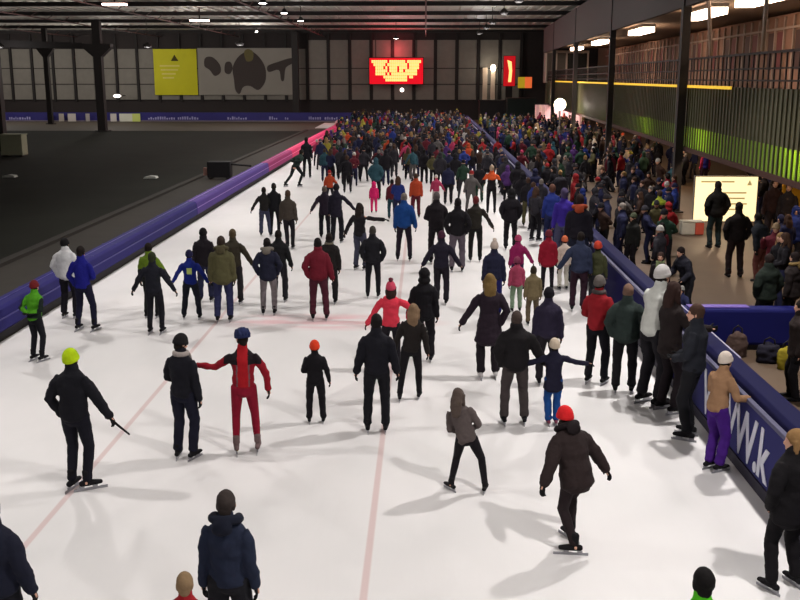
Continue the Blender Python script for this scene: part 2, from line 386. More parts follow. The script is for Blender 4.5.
person('person with long grey-brown hair in a grey jacket gliding with legs apart', feet=(466, 492), head=(453, 391), yaw=-14, arms=('front', 'front'), lf=(-.25, .0), rf=(.3, .06), crouch=.06, look=(-10, 15), lean=6, side=-17,
       hair=('long_hair', (84, 72, 66)), jk=(92, 82, 80), tr=(24, 22, 26), fem=1, slim=.2, footc=(28, 26, 28), fyaw=(50, 0))
person('person in a long brown parka and bright red hat bending forward', feet=(574, 549), head=(568, 411), yaw=30, arms=('out', 'out'), lean=24, crouch=.05, look=(0, 5), lf=(-.1, -.12), rf=(.12, .22),
       hat=('beanie', (245, 40, 45)), jk=(46, 36, 36), tr=(40, 32, 34), fat=1.3, coat=.3, hood=(28, 22, 24), slim=.35, foot='speed', fyaw=(55, 0))
person('person in a big black jacket and grey trousers beside the white hatted child', feet=(514, 424), head=(509, 311), yaw=2, arms=('pocket', 'out'), jk=(26, 24, 26), tr=(66, 58, 58), fat=1.32,
       lf=(-.16, 0), rf=(.16, 0), slim=1, hair=('hair', (70, 58, 54)))
person('child in a navy coat, blue trousers and white hat with arms spread', feet=(552, 425), head=(547, 337), yaw=2, arms=('wide', 'wide'), hat=('beanie', (200, 184, 164)), hs=1.16, jk=(30, 29, 48), tr=(28, 78, 150),
       coat=.6, skirt=1, slim=1.2, lf=(-.08, 0), rf=(.08, 0), footc=(120, 60, 80))
person('person in a long dark skirt-like coat with mustard blond hair', feet=(488, 379), head=(483, 274), yaw=4, arms=('out', 'pocket'), hair=('long_hair', (132, 106, 62)), jk=(40, 30, 40), tr=(32, 26, 32), coat=1.0, skirt=1, fem=1,
       scarf=(140, 120, 110), footc=(190, 185, 185), slim=1.2, fat=1.1)
person('person in a navy purple jacket and dark hat behind the white hatted child', feet=(546, 385), head=(545, 286), yaw=-5, arms=('down', 'down'), hat=('beanie', (24, 22, 28)), jk=(44, 38, 58), tr=(34, 30, 36), fat=1.15)
person('person in a red jacket and black trousers with grey cap by the right barrier', feet=(595, 384), head=(593, 274), yaw=-30, arms=('front', 'pocket'), hat=('beanie', (98, 92, 88)), jk=(168, 34, 44), tr=(22, 22, 28), slim=.7, scarf=(80, 70, 70))
person('person in a dark green coat standing beside the red jacket', feet=(623, 393), head=(620, 284), yaw=-12, arms=('pocket', 'pocket'), hair=('hair', (118, 92, 78)), jk=(44, 54, 52), tr=(24, 22, 26), fat=1.25, coat=.1)
person('person in a white jacket leaning on the right barrier', feet=(650, 368), head=(645, 264), yaw=-60, arms=('rail', 'rail'), lean=10, hat=('beanie', (196, 192, 190)), jk=(205, 206, 200), tr=(30, 28, 34))
person('tall person in a long dark brown coat with dark hair at the barrier', feet=(666, 412), head=(654, 282), yaw=-70, arms=('rail', 'rail'), hair=('long_hair', (50, 34, 30)), jk=(36, 28, 28), tr=(30, 24, 28), coat=.4, fat=1.1)
person('person in a dark slate jacket at the barrier next to the beige jacket', feet=(690, 424), head=(686, 304), yaw=60, arms=('front', 'front'), look=(20, 0), hair=('hair', (70, 50, 42)), jk=(36, 38, 46), tr=(24, 24, 28), face=True, fat=1.15)
person('person in a beige jacket, white hat and purple trousers holding the barrier rail', feet=(713, 467), head=(716, 351), yaw=-62, arms=(((.3, .3, -.85), (.1, 1, -.05)), ((.3, .3, -.85), (.1, 1, .0))), lean=8, hat=('beanie', (214, 200, 188)), jk=(176, 134, 100), tr=(76, 30, 134), fem=1,
       slim=1.2, gloves=None, bare=True, lf=(-.09, 0), rf=(.09, .03))
person('person in a long black coat with blond hair at the lower right edge', head=(797, 430), h=1.78, yaw=25, arms=('pocket', 'pocket'), look=(60, 0), hair=('long_hair', (158, 120, 78)), jk=(20, 18, 22), tr=(20, 18, 22), coat=.5, fat=1.25, fem=1, lf=(-.17, 0), rf=(.17, 0))
person('person in a navy hooded jacket seen from behind, nearest to the camera', head=(225, 491), h=1.8, yaw=3, arms=('down', 'down'), jk=(34, 40, 60), tr=(26, 26, 32), hood=(24, 27, 42), fat=.98, hair=('hair', (56, 48, 46)), turn=-8)
person('child with light brown hair in a red top at the bottom edge', head=(184, 573), h=1.32, yaw=8, hs=1.16, jk=(170, 30, 40), tr=(40, 40, 60), hair=('hair', (136, 112, 84)))
person('person in a dark navy jacket cut by the left edge', head=(-12, 497), h=1.8, yaw=-5, arms=('pocket', 'loose'), jk=(26, 28, 44), tr=(24, 24, 30), fat=1.2)
person('person with black hair and a neon green jacket at the bottom edge', head=(705, 569), h=1.72, yaw=0, jk=(96, 226, 40), tr=(26, 26, 30), hair=('hair', (18, 16, 16)), fat=1.0)
# --- left half, middle distance
def greenp(c, n):
    return 1 if (1.0 < c.z < 1.14 and n.y < .3) or abs(c.x) > .22 else 0
person('person in a green jacket with hands clasped behind the back by the blue pads', feet=(38, 361), head=(38, 280), yaw=-20, arms=('back', 'back'), hat=('beanie', (120, 34, 36)), jk=(84, 168, 34), tr=(24, 24, 30), slim=.4, foot='speed', lean=6,
       jmats=[cloth((88, 172, 36)), cloth((24, 34, 30))], jpaint=greenp, lf=(-.12, 0), rf=(.12, 0))
person('person in a blue jacket standing in front of the white jacket', feet=(86, 331), head=(80, 246), yaw=-12, arms=('pocket', 'front'), jk=(30, 32, 140), tr=(24, 24, 46), hair=('hair', (30, 24, 22)), slim=.5, lf=(-.18, 0), rf=(.18, .05), foot='speed')
person('person in a white jacket behind the blue jacket, near the left pads', feet=(70, 318), head=(77, 237), yaw=-8, arms=('pocket', 'pocket'), jk=(214, 214, 216), tr=(26, 24, 30), fat=1.25, hat=('beanie', (22, 20, 22)))
person('person in a black suit in front of the lime jacket skater', feet=(156, 334), head=(153, 252), yaw=-3, arms=('out', 'out'), jk=(28, 29, 38), tr=(24, 24, 30), slim=.4, foot='speed', hair=('hair', (44, 48, 30)))
person('person in a lime and black jacket behind a black suited skater', feet=(152, 318), head=(156, 243), yaw=-5, arms=('down', 'out'), jk=(112, 140, 36), tr=(26, 28, 28), slim=.4, fat=1.05,
       jmats=[cloth((112, 140, 36)), cloth((28, 30, 30))], jpaint=lambda c, n: 1 if c.z < 1.2 else 0)
person('person in a cobalt blue jacket with a yellow patch on the back', feet=(192, 319), head=(192, 249), yaw=3, arms=('out', 'out'), jk=(24, 40, 132), tr=(24, 26, 36), lf=(-.2, 0), rf=(.2, 0), hat=('beanie', (26, 26, 60)),
       jmats=[cloth((24, 40, 132)), cloth((200, 222, 120))], jpaint=lambda c, n: 1 if (n.y < -.2 and abs(c.x - .01) < .06 and 1.2 < c.z < 1.37) else 0)
person('tall person in a black coat behind the cobalt jacket', feet=(206, 302), head=(199, 227), yaw=0, arms=('down', 'down'), jk=(30, 26, 32), tr=(38, 40, 66), fat=1.2, hat=('beanie', (24, 22, 24)))
person('person in an olive parka and blue trousers', feet=(224, 322), head=(220, 236), yaw=2, arms=('down', 'down'), jk=(84, 80, 54), tr=(44, 46, 82), fat=1.25, coat=.25, hood=(74, 68, 48), hair=('hair', (54, 44, 38)))
person('person in a dark brown jacket beside the olive parka, arm held out', feet=(235, 304), head=(231, 229), yaw=-4, arms=('down', 'out'), jk=(56, 50, 40), tr=(42, 38, 42), hair=('hair', (84, 70, 52)), fat=1.1)
person('person in a black jacket and blue jeans, leftmost of the far trio', feet=(265, 236), head=(259, 187), yaw=3, arms=('out', 'loose'), jk=(34, 32, 30), tr=(58, 60, 82), lf=(-.14, 0), rf=(.2, 0))
person('slim person all in black, middle of the far trio', feet=(275, 236), head=(274, 183), yaw=-3, jk=(22, 22, 26), tr=(22, 22, 26), slim=.3, fat=.92)
person('person in a grey-brown jacket, rightmost of the far trio', feet=(289, 249), head=(288, 190), yaw=-4, jk=(66, 58, 52), tr=(28, 26, 32), fat=1.15, slim=.5, hair=('hair', (72, 54, 44)), lf=(-.05, .05), rf=(.12, 0))
person('person in a navy coat with pale fur hood and light grey trousers', feet=(269, 315), head=(270, 238), yaw=3, arms=('pocket', 'pocket'), jk=(32, 34, 52), tr=(126, 118, 122), fat=1.15, coat=.25, hood=(118, 112, 104), hair=('hair', (26, 22, 22)), slim=.6)
person('person in a black jacket just behind the fur hooded navy coat', feet=(280, 302), head=(280, 230), yaw=-3, jk=(28, 28, 30), tr=(36, 34, 40), arms=('down', 'loose'), fat=1.1)
person('person in a crimson jacket and maroon trousers', feet=(319, 320), head=(315, 238), yaw=4, arms=('pocket', 'loose'), jk=(118, 28, 44), tr=(74, 30, 44), fat=1.2, hair=('hair', (26, 22, 22)), rf=(.17, 0))
person('person in a black puffer coat behind the crimson jacket', feet=(330, 304), head=(325, 233), yaw=-3, jk=(30, 27, 27), tr=(28, 26, 28), fat=1.35, scarf=(110, 104, 90))
person('skater in dark green leaning forward in a long stride near the pink pads', feet=(296, 187), head=(306, 150), yaw=-35, lean=38, crouch=.12, arms=('back', 'back'), lf=(-.42, -.2), rf=(.1, .1), jk=(36, 50, 46), tr=(24, 30, 32), slim=.2)
person('skater in black just behind the striding green skater', feet=(307, 178), head=(307, 137), yaw=-5, jk=(24, 24, 30), tr=(24, 24, 28), slim=.4)
person('person in a dark coat with only the left arm stretched out', feet=(325, 238), head=(324, 186), yaw=6, arms=('out', 'down'), jk=(36, 28, 40), tr=(24, 24, 30), coat=.3, fat=1.1, hair=('hair', (90, 80, 74)))
person('person in a long black coat with right arm stretched out', feet=(337, 243), head=(333, 183), yaw=-8, arms=('down', ((.8, .1, -.75), (.7, .1, -.8))), jk=(30, 27, 40), tr=(24, 24, 30), coat=.35, hat=('beanie', (26, 24, 28)))
person('person in black with both arms spread and blue jeans', feet=(360, 270), head=(360, 203), yaw=-25, arms=('out', 'span'), jk=(30, 27, 30), tr=(60, 60, 78), fem=1, hair=('long_hair', (36, 28, 26)))
person('person in a black jacket in front of the skater with spread arms', feet=(373, 298), head=(372, 226), yaw=-2, arms=('pocket', 'pocket'), jk=(28, 28, 34), tr=(24, 24, 30), fat=1.15, slim=.5, hair=('hair', (60, 56, 52)))
person('small child in a pink snowsuit', feet=(374, 213), head=(375, 181), yaw=5, hs=1.25, arms=('down', 'down'), jk=(238, 40, 118), tr=(238, 40, 118), hat=('hood_raised', (226, 34, 110)), fat=1.15, gloves=(220, 36, 110), slim=1)
person('person in a bright blue jacket and dark trousers', feet=(404, 261), head=(404, 193), yaw=-3, arms=('down', 'loose'), jk=(24, 70, 140), tr=(36, 28, 40), fat=1.2, hair=('hair', (112, 100, 96)), lf=(-.17, 0), rf=(.16, 0), slim=.6)
person('person in a dark navy jacket and maroon hat walking on the ice', feet=(441, 304), head=(438, 230), yaw=-5, arms=('out', 'out'), jk=(32, 28, 42), tr=(30, 26, 34), hat=('beanie', (66, 32, 50)), fat=1.12, lf=(-.1, 0), rf=(.13, -.05))
person('person in a black hooded jacket, leftmost of three abreast', feet=(436, 264), head=(435, 192), yaw=3, arms=('front', 'front'), jk=(26, 22, 26), tr=(28, 24, 28), hair=('hair', (88, 80, 80)), fat=1.2)
person('person in black with grey jeans, middle of three abreast', feet=(457, 272), head=(456, 198), yaw=0, arms=('pocket', 'pocket'), jk=(24, 22, 26), tr=(92, 82, 92), fat=1.15, hair=('hair', (24, 20, 22)))
person('person in a dark olive jacket with red hair band, right of three abreast', feet=(475, 262), head=(473, 196), yaw=-4, arms=('down', 'out'), jk=(42, 38, 34), tr=(28, 26, 26), hair=('hair', (116, 40, 44)), slim=.5)
person('large person in a black hooded coat with wide stance', feet=(510, 250), head=(510, 188), yaw=-4, arms=('pocket', 'pocket'), jk=(24, 20, 26), tr=(24, 22, 26), fat=1.35, hat=('hood_raised', (22, 20, 24)), coat=.2)
person('skater with an orange and white top and thin black legs', feet=(491, 214), head=(490, 165), yaw=-4, arms=('out', 'out'), jk=(30, 26, 30), tr=(24, 22, 26), slim=.1, fem=1, hair=('hair', (160, 140, 120)),
       jmats=[cloth((30, 26, 30)), cloth((236, 96, 48))], jpaint=lambda c, n: 1 if c.z > 1.28 else 0)
person('child in a magenta jacket and pink hat', feet=(517, 293), head=(517, 234), yaw=4, hs=1.12, arms=('down', 'out'), jk=(152, 32, 92), tr=(60, 40, 70), hat=('beanie', (190, 70, 110)), fat=1.15)
person('small child in a pale pink coat and mint trousers', feet=(516, 312), head=(516, 256), yaw=4, hs=1.2, arms=('down', 'down'), jk=(186, 76, 106), tr=(128, 150, 124), hat=('beanie', (140, 60, 90)), fat=1.15, coat=.1)
person('child in a khaki coat with dark hair', feet=(532, 325), head=(530, 266), yaw=2, hs=1.15, arms=('down', 'down'), jk=(112, 98, 72), tr=(90, 78, 60), fat=1.15, coat=.3, hair=('hair', (44, 36, 26)))
person('child in a long red coat and black tights', feet=(547, 292), head=(547, 229), yaw=-4, hs=1.1, arms=('down', 'down'), jk=(158, 26, 48), tr=(28, 24, 32), coat=.5, skirt=1, hat=('beanie', (120, 40, 56)), slim=.3, fat=1.1)
person('person in a dark navy jacket with white pompom hat and blue trousers', feet=(493, 318), head=(489, 240), yaw=-3, jk=(30, 32, 54), tr=(30, 32, 100), hat=('beanie', (176, 160, 150)), pom=(190, 176, 164), fat=1.12)
person('child in a white jacket and orange hat near the right barrier', feet=(563, 290), head=(561, 235), yaw=10, hs=1.15, jk=(214, 196, 184), tr=(196, 190, 178), hat=('beanie', (232, 120, 80)), coat=.3)
person('person in a slate blue jacket and maroon trousers behind the red jacket', feet=(578, 311), head=(581, 232), yaw=-10, arms=('out', 'down'), jk=(44, 50, 74), tr=(44, 24, 36), fat=1.2, rf=(.1, 0), lf=(-.14, 0))
person('person in a black jacket with an orange collar at the barrier', feet=(577, 275), head=(574, 194), yaw=-10, jk=(24, 22, 30), tr=(30, 34, 50), hair=('hair', (40, 26, 24)), hood=(168, 72, 44), fat=1.15)
person('child in an olive top and orange hat beside the barrier', feet=(596, 292), head=(594, 240), yaw=-15, hs=1.15, jk=(66, 68, 44), tr=(40, 40, 46), hat=('beanie', (214, 70, 50)))
person('child in a bright blue jacket near the far right barrier', feet=(551, 230), head=(550, 184), yaw=0, hs=1.1, jk=(40, 56, 136), tr=(34, 40, 78), hair=('hair', (90, 60, 50)))
person('child in a violet jacket beside the bright blue child', feet=(563, 236), head=(561, 188), yaw=0, hs=1.1, jk=(66, 44, 160), tr=(70, 70, 96), hair=('hair', (70, 60, 90)))
# --- the terrace behind the right barrier
SH = dict(foot='shoe')
person('person in a black jacket standing before the lit notice board, leftmost', feet=(714, 248), head=(715, 181), yaw=10, arms=('pocket', 'pocket'), jk=(24, 22, 20), tr=(30, 44, 46), fat=1.35, **SH)
person('person in black facing away in the middle of the terrace, feet apart', feet=(734, 277), head=(735, 202), yaw=0, arms=('pocket', 'pocket'), jk=(26, 20, 20), tr=(36, 24, 24), fat=1.2, lf=(-.14, 0), rf=(.14, 0), **SH)
person('person in a dark red-brown coat right of the lit notice board', feet=(770, 247), head=(770, 178), yaw=170, face=True, jk=(48, 32, 32), tr=(34, 26, 28), **SH)
person('person in a grey and black coat at the far right of the lit board', feet=(784, 249), head=(785, 182), yaw=150, face=True, jk=(44, 38, 40), tr=(36, 24, 24), **SH)
person('person in a dark teal jacket bending beside the lit board', feet=(760, 282), head=(760, 214), yaw=30, lean=20, jk=(28, 32, 38), tr=(90, 50, 46), fat=1.3, hair=('hair', (26, 18, 18)), **SH)
person('person in a slate jacket leaning over the barrier pads towards the ice', head=(690, 246), h=1.62, yaw=120, lean=25, arms=('rail', 'rail'), face=True, jk=(36, 36, 46), tr=(28, 28, 34), fat=1.2, hair=('hair', (30, 22, 22)), **SH)
person('person in a dark green coat behind the blue cross barrier', head=(770, 254), h=1.78, yaw=20, jk=(34, 42, 36), tr=(28, 26, 30), fat=1.35, coat=.2, arms=('pocket', 'pocket'), hair=('hair', (40, 30, 28)), **SH)
person('person with blond fur collar and dark brown coat at the right edge', head=(796, 252), h=1.74, yaw=40, jk=(40, 34, 34), tr=(28, 24, 28), hood=(140, 116, 72), fat=1.3, coat=.3, hair=('hair', (30, 22, 22)), **SH)
person('person in a black-brown coat at the right edge behind the yellow bag', head=(803, 300), h=1.72, yaw=80, jk=(40, 32, 30), tr=(24, 22, 26), fat=1.35, coat=.3, **SH)
person('person in a light grey hat and blue jacket behind the blue barrier pads', head=(682, 285), h=1.45, yaw=150, face=True, jk=(40, 44, 76), tr=(28, 28, 34), hat=('beanie', (138, 136, 132)), fat=1.2, arms=('rail', 'rail'), **SH)
person('person in a black coat with pale green scarf near the barrier', head=(661, 252), h=1.66, yaw=160, face=True, jk=(34, 26, 30), tr=(28, 24, 28), scarf=(110, 120, 84), hair=('hair', (60, 44, 38)), **SH)
person('person in a dark jacket and green cap facing the ice behind the barrier', head=(634, 212), h=1.72, yaw=120, face=True, jk=(32, 32, 30), tr=(28, 24, 28), hat=('beanie', (70, 76, 58)), fat=1.2, **SH)
person('person in a neon yellow vest in the terrace crowd', head=(660, 190), h=1.75, yaw=10, jk=(160, 176, 56), tr=(36, 28, 30), hair=('hair', (60, 44, 38)), jmats=[cloth((36, 28, 28)), cloth((160, 176, 56))], jpaint=lambda c, n: 1 if c.z > 1.28 else 0, **SH)
person('person in a magenta-red jacket beside the gallery column', head=(668, 174), h=1.7, yaw=20, jk=(196, 34, 62), tr=(36, 28, 30), **SH)
person('person in a royal blue and pink outfit under the green panels', head=(706, 150), h=1.8, yaw=10, jk=(52, 48, 150), tr=(60, 40, 60), jmats=[cloth((52, 48, 150)), cloth((190, 50, 90))], jpaint=lambda c, n: 1 if abs(c.x) > .14 else 0, **SH)
finalize()

# ------------------------------------------------------------------ the crowd further off: a dozen figures, copied with their own colours
PROTO = []
def proto(arms, hatkind, shoes=False, **kw):
    body = {k: kw.pop(k) for k in ('fat', 'coat', 'slim', 'fem') if k in kw}
    K = skeleton(arms, lift=0 if shoes else .06, **kw)
    root = newobj('person')
    make_person(root, K, BLACK, BLACK, voxel=.026, **body)
    dress(root, K, None, None, 1, None, 'shoe' if shoes else 'skate')
    M = head_frame(K, 1)
    if hatkind: hat = wear(root, hatkind, 'beanie' if hatkind == 'beanie' else 'hood' if hatkind == 'hood_raised' else 'hair', M, BLACK)
    PROTO.append((root, topz(K, True, 1), shoes)); return root
for sh in (False, True):
    proto(('down', 'down'), 'hair', sh, fat=1.15)
    proto(('loose', 'out'), 'beanie', sh, fat=1.1, lf=(-.2, 0), rf=(.16, .1), slim=.4)
    proto(('pocket', 'pocket'), 'hood_raised', sh, fat=1.3, coat=.25)
    proto(('front', 'front'), 'long_hair', sh, fem=1, fat=1.05, coat=.1)
    proto(('out', 'down'), 'hair', sh, lean=10, crouch=.05, lf=(-.1, -.15), rf=(.15, .15), slim=.5)
    proto(('pocket', 'raise'), 'beanie', sh, fat=1.2, lf=(-.12, .05), rf=(.12, 0))
    proto(('back', 'back'), 'beanie', sh, fat=1.0, lean=14, lf=(-.16, 0), rf=(.12, 0), slim=.3)
finalize()
def children(o): return [c for c in o.children]
proto_tree = [(r, [(c, children(c)) for c in children(r)], tz, sh) for r, tz, sh in PROTO]
TONES = {'black': (25, 23, 28), 'charcoal': (44, 42, 48), 'navy': (32, 34, 62), 'dark brown': (58, 42, 36), 'maroon': (90, 30, 42), 'grey': (104, 98, 98), 'teal': (48, 84, 96),
         'red': (176, 38, 44), 'orange': (214, 82, 46), 'blue': (42, 60, 140), 'olive': (78, 74, 48), 'beige': (156, 132, 104), 'white': (206, 200, 196), 'purple': (82, 48, 112),
         'pink': (206, 66, 110), 'yellow': (176, 162, 60), 'dark green': (36, 58, 46)}
TONES = {k: tuple(int(v * (.88 if max(c) > 90 else 1)) for v in c) for k, c in TONES.items()}
HAIRT = {'black': (24, 20, 20), 'brown': (66, 46, 36), 'blond': (150, 118, 78), 'grey': (120, 112, 106)}
NEWC = []
def crowd(x, y, jc, tc, hc, k, h, yaw, zone, label=None):
    r, ch, tz, sh = proto_tree[k]
    S = h / tz
    n = r.copy(); col.objects.link(n); n.location = (x, y, 0); n.rotation_euler.z = R(yaw); n.scale = (S, S, S)
    headwear = ''
    for c, gs in ch:
        d = c.copy(); col.objects.link(d); d.parent = n
        base = c.name.split('.')[0]
        m = None
        if base == 'jacket': m = cloth(TONES[jc])
        elif base == 'trousers': m = cloth(TONES[tc])
        elif base == 'hair':
            hh = hc if hc in HAIRT else 'brown'; m = cloth(HAIRT[hh], 'hair_strands'); headwear = hh + ' hair'
        elif base == 'beanie': m = cloth(TONES.get(hc, (40, 36, 40))); headwear = (hc if hc in TONES else 'charcoal') + ' hat'
        elif base == 'hood': m = cloth(TONES[jc]); headwear = 'raised hood'
        if m: d.material_slots[0].link = 'OBJECT'; d.material_slots[0].material = m
        for g in gs:
            e = g.copy(); col.objects.link(e); e.parent = d
    lab = label or 'person in %s jacket, %s trousers, %s, %s' % (jc, tc, headwear, zone)
    tag(n, lab, 'person'); NEWC.append((n, zone)); SPOTS.append((x, y))
    return n
def zone_of(x, y):
    px, py = proj((x, y, 1.0))
    if x > 5:
        d = ', at the barrier' if x < 6.2 else ', terrace middle' if x < 8.5 else ', by the columns'
        if y < 38: return 'nearest terrace crowd' + d
        if y < 48: return 'near terrace crowd' + d
        if y < 62: return 'middle terrace crowd' + d
        return 'far terrace crowd' + d
    side_ = 'left' if px < 385 else 'centre' if px < 450 else 'right'
    if y < 46: return 'front of ice crowd, ' + side_
    if y < 56: return 'second rows of ice crowd, ' + side_
    if y < 66: return 'middle of ice crowd, ' + side_
    if y < 78: return 'deep in ice crowd, ' + side_
    return 'far in ice crowd, ' + side_
# placed one by one in the middle distance: feet x, feet y, jacket, trousers, head, figure
for (fx, fy, jc, tc, hc, k, h) in [
    (325, 182, 'teal', 'navy', 'brown', 0, 1.75), (330, 205, 'orange', 'charcoal', 'red', 1, 1.5), (341, 180, 'charcoal', 'black', 'black', 2, 1.8), (347, 193, 'black', 'black', 'brown', 4, 1.8),
    (357, 180, 'maroon', 'black', 'brown', 0, 1.75), (364, 182, 'charcoal', 'black', 'black', 1, 1.8), (376, 200, 'teal', 'black', 'black', 2, 1.9), (386, 186, 'black', 'navy', 'black', 2, 1.85),
    (394, 178, 'charcoal', 'charcoal', 'brown', 0, 1.8), (398, 222, 'blue', 'navy', 'brown', 3, 1.75), (392, 219, 'maroon', 'teal', 'black', 0, 1.55), (416, 218, 'orange', 'maroon', 'red', 0, 1.75), (436, 208, 'pink', 'white', 'white', 1, 1.4),
    (408, 180, 'olive', 'black', 'brown', 3, 1.75), (424, 184, 'black', 'black', 'black', 0, 1.8), (440, 190, 'charcoal', 'black', 'brown', 2, 1.85), (448, 205, 'navy', 'black', 'black', 0, 1.8),
    (455, 192, 'black', 'black', 'black', 2, 1.85), (463, 200, 'dark green', 'charcoal', 'black', 1, 1.8), (471, 214, 'grey', 'grey', 'red', 1, 1.75), (479, 203, 'black', 'dark green', 'black', 0, 1.75),
    (468, 175, 'orange', 'charcoal', 'brown', 2, 1.8), (497, 168, 'red', 'charcoal', 'red', 0, 1.8), (548, 176, 'red', 'black', 'brown', 2, 1.8), (505, 196, 'charcoal', 'black', 'brown', 2, 1.8),
    (517, 206, 'black', 'black', 'black', 2, 1.9), (527, 226, 'black', 'olive', 'brown', 0, 1.8), (534, 213, 'navy', 'black', 'grey', 2, 1.8), (540, 226, 'charcoal', 'navy', 'grey', 0, 1.75), (546, 205, 'black', 'black', 'red', 1, 1.8),
    (559, 213, 'charcoal', 'charcoal', 'blond', 0, 1.75), (521, 184, 'maroon', 'grey', 'pink', 1, 1.75), (533, 190, 'grey', 'navy', 'black', 3, 1.7),
    (432, 169, 'charcoal', 'black', 'brown', 0, 1.8), (446, 172, 'purple', 'black', 'pink', 1, 1.7), (419, 170, 'black', 'black', 'black', 0, 1.8), (405, 166, 'red', 'maroon', 'white', 1, 1.8), (481, 177, 'teal', 'grey', 'brown', 0, 1.7)]:
    p = G(fx, fy); crowd(p.x, p.y, jc, tc, hc, k, h, random.uniform(-12, 12), zone_of(p.x, p.y))
WJ = (['black'] * 16 + ['charcoal'] * 9 + ['navy'] * 8 + ['dark brown'] * 6 + ['maroon'] * 3 + ['grey'] * 2 + ['teal'] * 2 + ['red'] * 3 + ['orange'] + ['blue'] * 2 + ['olive'] * 2 + ['beige'] + ['white'] * 1 + ['purple'] * 2 + ['pink'] + ['yellow'] + ['dark green'] * 3)
WT = ['black'] * 6 + ['charcoal'] * 3 + ['navy'] * 3 + ['grey']
WH = ['black'] * 3 + ['brown'] * 3 + ['blond', 'grey', 'red', 'white', 'beige', 'navy', 'charcoal']
def fill(n, fx, y0, y1, power, mind, shoes, yaws):
    made = 0; tries = 0
    while made < n and tries < n * 60:
        tries += 1
        y = y0 + (y1 - y0) * random.random() ** power
        x = random.uniform(*fx(y))
        if any((x - a) ** 2 + (y - b) ** 2 < mind ** 2 for a, b in SPOTS): continue
        k = random.randrange(7) + (7 if shoes else 0)
        crowd(x, y, random.choice(WJ), random.choice(WT), random.choice(WH), k, random.uniform(1.6, 1.88), random.uniform(*yaws), zone_of(x, y)); made += 1
SPOTS += [(9.85 + (y_ - 26.5) * .0403 - .3, y_) for y_ in (40.6, 60.7, 80.8, 100.9)] + [(10.4, 79)] + [(10.5 + .4 * q, 36) for q in range(6)] + [(12.9 + .4 * q, 37.5) for q in range(6)] + [(5.2 + .4 * q, 19.6) for q in range(7)]
WJ_ALL = WJ; WJ = [c for c in WJ if c not in ('white', 'yellow', 'pink', 'orange', 'beige')]
fill(10, lambda y: (3.3, 3.95), 33, 60, 1.0, .8, False, (-60, 10))
fill(14, lambda y: (5.3, 5.7), 27, 50, 1.0, .75, True, (60, 120))
fill(26, lambda y: (5.9, 5.2 + (y - 22) * .27), 25, 41, 1.0, .8, True, (20, 160))
fill(6, lambda y: (.345 * y, .372 * y), 22, 29, 1.0, .7, True, (0, 180))
fill(34, lambda y: (5.5, 11.0), 41, 62, .9, .85, True, (0, 180))
fill(14, lambda y: (.335 * y, 15), 37, 47, 1.0, .8, True, (0, 180))
WJ = WJ_ALL
fill(74, lambda y: (-6.4 if y > 58 else -5.2, 3.9), 49, 70, .9, .72, False, (-25, 25))
# beyond those, one merged object for the far crowd nobody could count
def far_crowd():
    mats_ = [cloth(TONES[k]) for k in TONES] + [SKIN] + [cloth(HAIRT[k], 'hair_strands') for k in HAIRT]
    keys = list(TONES); HN = list(HAIRT)
    bm = MB(); rr = random.Random(11); spots = []
    dg = bpy.context.evaluated_depsgraph_get()
    lows = []
    for q in (0, 1, 2, 3, 5):
        r_, ch, tz, sh = proto_tree[q]; parts = []
        for c, gs in ch:
            base = c.name.split('.')[0]
            t = c.copy(); t.data = c.data.copy(); col.objects.link(t); t.parent = None
            d = t.modifiers.new('d', 'DECIMATE'); d.ratio = .07 if base in ('body', 'jacket', 'trousers') else .04
            parts.append((t, base, c.matrix_local.copy()))
        lows.append((parts, tz))
    bpy.context.view_layer.update(); dg = bpy.context.evaluated_depsgraph_get(); data = []
    for parts, tz in lows:
        L = []
        for t, base, M in parts:
            me = bpy.data.meshes.new_from_object(t.evaluated_get(dg))
            L.append(([M @ v.co for v in me.vertices], [tuple(p.vertices) for p in me.polygons], base)); bpy.data.meshes.remove(me); bpy.data.objects.remove(t)
        data.append((L, tz))
    def put(x, y, yaw):
        L, tz = rr.choice(data); S = rr.uniform(1.6, 1.88) / tz
        M = Matrix.Translation((x, y, 0)) @ Matrix.Rotation(R(yaw), 4, 'Z') @ Matrix.Scale(S, 4)
        jc, tc, hh = rr.choice(WJ), rr.choice(WT), rr.randrange(len(HN)); hat = rr.choice(keys)
        for vs, fs, base in L:
            bm.cur = {'jacket': keys.index(jc), 'trousers': keys.index(tc), 'body': len(keys), 'hair': len(keys) + 1 + hh, 'beanie': keys.index(hat), 'hood': keys.index(jc)}.get(base, 0)
            bm.add([M @ v for v in vs], fs)
    for n_, fx, y0, y1, mind, yw in ((130, lambda y: (-6.8, 3.9), 60, 84, .66, (-40, 40)), (180, lambda y: (-8, 3.9), 84, 119, .75, (-60, 60)), (250, lambda y: (5.4 if y > 62 else .165 * y, 14.5), 50, 106, .72, (0, 180))):
        made = tries = 0
        while made < n_ and tries < 6000:
            tries += 1; y = rr.uniform(y0, y1); x = rr.uniform(*fx(y))
            if any((x - a) ** 2 + (y - b) ** 2 < mind ** 2 for a, b in SPOTS): continue
            SPOTS.append((x, y)); put(x, y, rr.uniform(*yw)); made += 1
    o = bm.build('distant_crowd', mats_, smooth=True)
    tag(o, 'dense mass of tiny distant people below the red scoreboard', 'crowd', kind='stuff')
far_crowd()
for r, ch, tz, sh in proto_tree:           # the pattern figures are not part of the place
    for c, gs in ch:
        for g in gs: bpy.data.objects.remove(g)
        bpy.data.objects.remove(c)
    bpy.data.objects.remove(r)
cnt = {}
for n, z in NEWC: cnt.setdefault(n['label'], []).append(n)
for lab, ns in cnt.items():
    if len(ns) > 1:
        for n in ns: n['group'] = 'alike people: ' + lab[10:]

# ------------------------------------------------------------------ the setting
def struct(o): o['kind'] = 'structure'; return o
def slab(name, x0, x1, y0, y1, z0, z1, m): return struct(MB().box(x0, x1, y0, y1, z0, z1).build(name, m))
